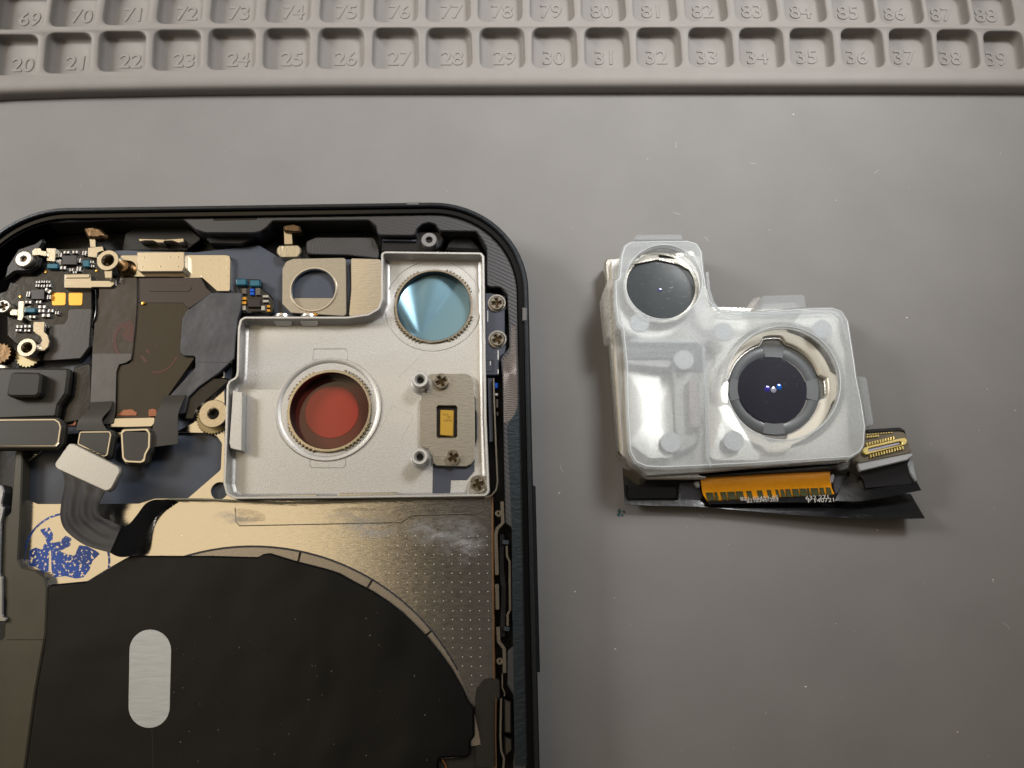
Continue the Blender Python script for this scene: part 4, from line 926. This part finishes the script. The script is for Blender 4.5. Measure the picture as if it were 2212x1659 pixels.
# inner step outline on the shell
for pts in (ZE((285, 760), (700, 762), (742, 800), (752, 930)) + ZF((760, 200), (770, 640), (790, 690)),):
    bar('bracket_step', pts, .5, ZS + .06, ZS - .05, m_frost, shell, r=.3)
bar('bracket_step', ZE((765, 330), (775, 440), (800, 520), (840, 572), (880, 590), (1400, 585), (1540, 580), (1600, 620), (1640, 760)), .35, ZS + .05, ZS - .05, m_frost, shell, r=.3)
for pts, z1, z0 in ((ZE((305, 140), (318, 105), (335, 97), (600, 94), (612, 104), (622, 140)), 6.6, 3.4), (ZE((1100, 580), (1100, 490), (1112, 478), (1360, 469), (1376, 480), (1386, 560)), 6.6, 3.4),
                    (ZE((1000, 575), (1050, 495), (1102, 480), (1104, 575)), 4.6, 2.6), (ZF((1695, 128), (1750, 130), (1764, 145), (1808, 425), (1798, 440), (1750, 446)), 6.5, 3.0),
                    (ZE((205, 372), (160, 380), (142, 395), (112, 470), (120, 560), (140, 735), (160, 750), (200, 705), (250, 690), (235, 660)), 5.6, 2.4)):
    plate('bracket_tab', pts, z1, z0, m_clear if z0 < 3 else m_frost, shell, .2, r=.25)
# moulded discs under the shell
for x, y in ZE((345, 650), (865, 705), (1485, 690), (620, 880)) + ZF((932, 530), (540, 540)):
    p = P(x, y, 6.2); lathe('moulded_disc', (p.x, p.y), [(0, 6.28), (1.2, 6.28), (1.25, 6.1)], M('disc_grey', (204, 207, 210), 0, .5), shell, 32)
# metal body
m_mirror = M('module_silver', (225, 220, 208), .95, .2, bump=.1, bscale=30)
body_px = [(1306, 566), (1311, 558), (1500, 540), (1520, 600), (1535, 660), (1800, 668), (1822, 760), (1842, 985), (1831, 1006), (1528, 1031), (1522, 1035), (1398, 1035), (1388, 1030), (1336, 980), (1333, 974), (1317, 768)]
mb = plate('module_body', body_px, 2.9, .7, m_mirror, cmod, .2, r=.4)
plate('module_frame', [(1320, 560), (1510, 552), (1530, 672), (1812, 672), (1838, 990), (1536, 1020), (1398, 1028), (1345, 985), (1330, 780)], 3.7, 2.8, m_silver, cmod, .1, r=.4)
m_whitemetal = M('bright_shield', (238, 236, 228), .35, .3)
m_can = M('tilted_can', (240, 237, 228), .9, .33, bump=.1, bscale=20)
def glare_can(pts, z, curve, tilt, name='shield_can'):  # can top tilted and domed on purpose to catch the lamp as glare
    W = rnd([PX(x, y, z) for x, y in pts], 1.0); W = ccw(clean(W)); n_ = len(W)
    c0 = Vector((sum(p[0] for p in W) / n_, sum(p[1] for p in W) / n_))
    pc = Vector((c0.x, c0.y, z)); hv = ((Vector((130, 200, 235)) - pc).normalized() + (Vector((0, 0, H)) - pc).normalized()).normalized()
    bm = bmesh.new(); prev = None; ctr = None
    for i in range(0, 13):
        u = i / 12; row = []
        for p in W:
            q = c0.lerp(Vector(p), u); d = q - c0
            zz_ = z - (hv.x * d.x + hv.y * d.y) / hv.z * tilt - curve * u * u
            row.append(bm.verts.new((q.x, q.y, zz_)))
            if i == 0: break
        if prev:
            for k in range(n_):
                j = (k + 1) % n_
                if len(prev) == 1: bm.faces.new((prev[0], row[k], row[j]))
                else: bm.faces.new((prev[k], row[k], row[j], prev[j]))
        prev = row
    low_ = [bm.verts.new((v.co.x, v.co.y, 3.2)) for v in prev]
    for k in range(n_):
        j = (k + 1) % n_; bm.faces.new((prev[k], low_[k], low_[j], prev[j]))
    return link(name, bm, m_can, cmod, 60)
glare_can([(1350, 785), (1435, 780), (1456, 830), (1456, 990), (1400, 992), (1358, 960)], 5.1, .44, .95)
plate('shield_can', [(1350, 745), (1500, 740), (1512, 760), (1512, 960), (1462, 985), (1455, 800), (1352, 790)], 5.0, 3.5, m_silver, cmod, .3, r=.6)
plate('inner_slot', ZF((650, 150), (700, 150), (740, 440), (665, 450)), 6.2, 5.0, M('pinkish_grey', (170, 160, 156), .2, .5), cmod, .1, r=.2)
plate('dark_step', ZE((262, 768), (735, 768), (752, 800), (760, 950), (560, 950), (545, 872), (262, 872)), 5.3, 4.9, M('grey_step', (128, 130, 132), .2, .5), cmod, .1, r=.4)
glare_can([(1528, 740), (1590, 735), (1562, 800), (1560, 880), (1600, 960), (1650, 996), (1530, 996)], 4.6, .45, .75)  # extra can added for the glare streak beside the large hole
# left (small) camera
c_s, r_s = c_px(1427, 620, 4.9, 74)
lathe('small_camera_barrel', c_s, [(r_s + .5, 3.6), (r_s + .5, 4.85), (r_s + .35, 5.05), (r_s, 5.05), (r_s, 4.75)], m_mirror, cmod, 64)
m_scr = stain('scratched_glass', (70, 75, 77), (104, 108, 110), 30, .62, .8, 0, 0, .16, .4, (.35, 1.6, 1))
gl = lathe('small_lens_glass', c_s, [(0, 4.92), (r_s * .6, 4.90), (r_s, 4.84)], m_scr, cmod, 64)
plate('barrel_notch', [(1352, 562), (1380, 557), (1384, 549), (1420, 548), (1425, 556), (1472, 560), (1490, 585), (1468, 572), (1420, 561), (1366, 572)], 5.15, 4.6, m_mirror, cmod, .06, r=.1)
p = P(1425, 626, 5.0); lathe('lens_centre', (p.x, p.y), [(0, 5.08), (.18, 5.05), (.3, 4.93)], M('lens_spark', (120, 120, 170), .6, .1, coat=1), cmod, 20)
# right (large) camera : white notched bezel, grey spacer, dome
zc = 4.3
ccx_, ccy_ = 1672, 842
def notch(rb, extra):
    pts = []
    for d in range(0, 360, 3):
        r_ = rb
        for c0 in (-92, -2, 178, 88):
            dd = abs((d - c0 + 180) % 360 - 180)
            r_ += extra * max(0, min(1, (15 - dd) / 5))
        pts.append((ccx_ + r_ * math.cos(R(d)), ccy_ + r_ * math.sin(R(d))))
    return [PX(x, y, zc) for x, y in pts]
m_bezel = M('cream_bezel', (226, 220, 206), .15, .28, coat=.3)
plate('camera_housing', [(1540, 690), (1802, 684), (1824, 760), (1838, 985), (1550, 1005)], 3.93, 2.8, m_whitemetal, cmod, .1, r=.4)
plate('housing_top', [polar(1690, 832, 136, d) for d in range(0, 360, 5)], 4.0, 3.9, M('speckled_grey', (118, 116, 110), .3, .5, var=.2, vscale=60), cmod, .02)
plateW('camera_bezel', [notch(126, 12), notch(103, 12)], zc + .35, 3.5, m_bezel, cmod, .12)
plateW('bezel_lip', [notch(104, 12), notch(99, 11)], zc - .05, 3.5, m_rimsil, cmod, .05)
cb, rb_ = c_px(ccx_, ccy_, 4.2, 101)
m_spacer = M('spacer_plastic', (84, 87, 90), 0, .42, coat=.1, var=.06, vscale=40)
lathe('spacer_ring', cb, [(rb_, 4.05), (rb_ * .98, 4.12), (rb_ * .80, 4.12), (rb_ * .74, 4.02)], m_spacer, cmod, 80)
for d in (-90, 0, 90, 180):
    pts = [polar(ccx_, ccy_, 97, d + k) for k in range(-15, 16, 3)] + [polar(ccx_, ccy_, 70, d + k) for k in range(15, -16, -3)]
    plate('spacer_tab', pts, 4.17, 4.05, M('spacer_tab', (96, 99, 102), 0, .42), cmod, .04)
m_glass = stain('lens_glass', (46, 47, 56), (76, 80, 88), 34, .64, .8, 0, 0, .07, .4)
cg, rg_ = c_px(1668, 842, 4.2, 74)
prof = [(rg_ * k / 10, 4.32 - .09 * (k / 10) ** 2) for k in range(11)]
lathe('lens_dome', cg, prof + [(rg_ + .05, 3.6)], m_glass, cmod, 80, 60)
for (x, y, r_, cc_) in ((1658, 840, .46, (66, 58, 160)), (1683, 836, .42, (34, 100, 200)), (1671, 842, .46, (170, 170, 190))):  # purple, blue and white reflections in the glass, painted as discs
    p = P(x, y, 4.34); lathe('glint_spot', (p.x, p.y), [(0, 4.345), (r_ * .6, 4.335), (r_, 4.30)], M('glint_%d' % cc_[0], cc_, .4, .12, coat=1), cmod, 24)
# lower wall strip with fine ribs and end speck
plate('module_end_wall', ZF((700, 712), (1630, 655), (1665, 670), (1660, 690), (1560, 712), (730, 760), (705, 745)), 2.9, 1.4, M('dark_end_wall', (58, 56, 54), .5, .4, bump=.8, bscale=40, stretch=(4, .3, 1)), cmod, .15)
plate('resin_bead', ZF((1560, 690), (1600, 660), (1660, 662), (1650, 705), (1590, 720)), 3.1, 1.6, M('resin_speck', (110, 110, 108), .4, .3, var=.7, vscale=60), cmod, .15, r=.2)
# orange flex window with green mask teeth
m_fl = m_flexb
of = ribbon('orange_flex', [(ZF((722, 756))[0] + (2.3,), ZF((1528, 722))[0] + (2.3,)), (ZF((728, 800))[0] + (2.35,), ZF((1532, 770))[0] + (2.35,)), (ZF((738, 860))[0] + (2.3,), ZF((1540, 825))[0] + (2.3,)), (ZF((765, 905))[0] + (2.1,), ZF((1560, 868))[0] + (2.1,)), (ZF((780, 925))[0] + (1.9,), ZF((1575, 888))[0] + (1.9,))], m_orange, cmod, .1, 24)
teeth = [(755, 800), (808, 825), (845, 880), (888, 935), (942, 985), (1008, 1038), (1073, 1105), (1135, 1160), (1188, 1205), (1218, 1240), (1250, 1280), (1292, 1330), (1338, 1380), (1385, 1398), (1408, 1452), (1462, 1488), (1502, 1530)]
def yl(x): return 860 - (x - 735) * .0437
for a, b_ in teeth:
    y0, y1 = yl(a) - 6, yl(a) + 42
    pts = ZF((a, y0), (b_, y0 - 1), (b_ + 14, y1 - 1), (a + 14, y1)); plate('solder_mask', pts, 2.42, 2.2, m_green, of, .01)
plate('black_edge', ZF((770, 905), (1000, 895), (1552, 862), (1640, 866), (1750, 850), (1760, 895), (1600, 912), (1300, 915), (800, 926), (760, 915)), 2.3, 1.9, m_fl, of, .04, r=.1)
m_print = M('white_print', (200, 196, 190), 0, .5)
for s_, x, y, sz in (('821-03453-05', 1090, 888, .62), ('8210345-203', 1110, 902, .55), ('632 271', 1452, 884, .68), ('F 140721', 1476, 902, .68)):
    X_, Y_ = ZF((x, y))[0]; text('printed_code', s_, X_, Y_, 2.42 if y < 890 else 2.36, sz, .045, m_print, of, ext=.01, sx=1.35)
# black flex: left glossy pad, end tail, two long tails to the right
ribbon('black_flex', [(ZF((238, 700))[0] + (.5,), ZF((252, 925))[0] + (1.6,)), (ZF((420, 760))[0] + (.9,), ZF((420, 935))[0] + (1.6,)), (ZF((600, 770))[0] + (1.0,), ZF((600, 938))[0] + (1.6,)), (ZF((760, 820))[0] + (1.0,), ZF((760, 945))[0] + (1.6,)), (ZF((1000, 860))[0] + (.8,), ZF((1000, 966))[0] + (1.6,)), (ZF((1300, 880))[0] + (.6,), ZF((1300, 992))[0] + (1.8,)), (ZF((1600, 880))[0] + (.6,), ZF((1600, 1011))[0] + (2.2,)), (ZF((1850, 860))[0] + (.8,), ZF((1850, 1017))[0] + (2.6,)), (ZF((2030, 862))[0] + (1.0,), ZF((2118, 1012))[0] + (2.8,))], m_flexb, cmod, .12, 10)
plate('stiffener_pad', ZF((250, 800), (590, 805), (592, 905), (270, 908), (255, 880)), 1.75, 1.2, M('glossy_black', (26, 27, 28), 0, .16, coat=.5), cmod, .35, r=.2)
plate('grey_pad', ZF((595, 790), (700, 785), (725, 830), (740, 880), (700, 925), (600, 922)), 1.5, 1.0, M('grey_pad', (62, 62, 68), 0, .4), cmod, .1, r=.2)
plate('clear_glue', ZF((683, 785), (720, 780), (724, 824), (700, 818)), 2.1, 1.2, M('glue_white', (190, 192, 200), 0, .2), cmod, .15, r=.2)
plate('grey_pad', ZF((1545, 745), (1630, 735), (1660, 780), (1650, 830), (1560, 865), (1545, 800)), 2.0, 1.2, M('grey_pad', (62, 62, 68)), cmod, .1, r=.2)
plate('clear_glue', ZF((1530, 760), (1552, 735), (1560, 750), (1548, 790), (1534, 792)), 2.5, 1.2, M('glue_white', (190, 192, 200)), cmod, .1, r=.1)
ribbon('black_flex', [(ZF((1640, 720))[0] + (1.8,), ZF((1560, 905))[0] + (2.4,)), (ZF((1720, 760))[0] + (2.6,), ZF((1700, 908))[0] + (2.8,)), (ZF((1790, 780))[0] + (3.0,), ZF((1800, 895))[0] + (3.0,)), (ZF((1900, 770))[0] + (3.2,), ZF((1930, 872))[0] + (3.2,)), (ZF((2040, 735))[0] + (3.2,), ZF((2096, 838))[0] + (3.2,))], m_flexb, cmod, .12, 8)
ribbon('connector_flex', [(ZJ((270, 640))[0] + (4.6,), ZJ((1090, 505))[0] + (4.6,)), (ZJ((320, 710))[0] + (4.4,), ZJ((1030, 590))[0] + (4.4,)), (ZJ((340, 800))[0] + (4.0,), ZJ((1000, 690))[0] + (4.0,)), (ZJ((385, 930))[0] + (3.5,), ZJ((1050, 800))[0] + (3.5,)), (ZJ((400, 1000))[0] + (3.3,), ZJ((1140, 930))[0] + (3.3,))], M('sheen_flex', (42, 42, 44), 0, .22, coat=.3), cmod, .12, 8)
plate('flex_edge_strip', ZJ((990, 630), (1090, 610), (1115, 740), (1150, 890), (1130, 900), (1050, 780)), 3.9, 3.5, M('pale_edge', (150, 156, 158), .2, .35), cmod, .08)
m_pgold = M('pale_gold', (244, 220, 140), .55, .32)
# connector
cn = plate('connector_body', ZJ((400, 165), (900, 130), (960, 150), (990, 200), (1010, 300), (1075, 470), (1020, 505), (300, 650), (270, 600), (330, 380)), 4.8, 3.6, M('connector_resin', (120, 112, 98), .2, .25, coat=.5), cmod, .15, r=.3)
plate('connector_back', ZJ((400, 180), (420, 150), (900, 120), (970, 160), (990, 215), (960, 190), (900, 175), (420, 200)), 4.95, 3.6, m_black, cmod, .1)
plate('stiffener', ZJ((290, 650), (1020, 505), (1080, 500), (1100, 530), (1000, 600), (320, 760), (300, 700)), 4.95, 4.4, M('satin_stiffener', (176, 178, 180), .3, .35, bump=.2, bscale=30), cmod, .12, r=.15)
slot_ = rnd([PX(x, y, 5.25) for x, y in ZJ((440, 425), (900, 320), (932, 335), (932, 368), (450, 475))], .12)
frm = rnd([PX(x, y, 5.25) for x, y in ZJ((385, 415), (430, 395), (880, 285), (980, 270), (1010, 320), (980, 370), (930, 385), (470, 500), (410, 520), (370, 490), (360, 450))], .25)
plateW('shell_frame', [frm, slot_], 5.25, 4.7, m_pgold, cn, .05)
plate('tongue', ZJ((430, 420), (890, 318), (895, 365), (450, 478)), 5.0, 4.7, M('tongue_lilac', (176, 176, 196), 0, .3), cn, .04)
def pin_row(xa, ya, xb, yb, n, ln, z, sk=0):
    for k in range(n):
        u = (k + .5) / n; x = xa + (xb - xa) * u; y = ya + (yb - ya) * u
        plate('contact_pin', ZJ((x - 10, y - ln / 2), (x + 8, y - ln / 2 - 2), (x + 12 + sk, y + ln / 2 - 2), (x - 6 + sk, y + ln / 2)), z, z - .3, m_pgold, cn, .02)
pin_row(405, 368, 830, 270, 11, 42, 5.15); pin_row(455, 540, 960, 410, 13, 46, 5.15, 6); pin_row(410, 262, 600, 240, 6, 26, 5.1); pin_row(410, 228, 800, 192, 10, 16, 5.0)
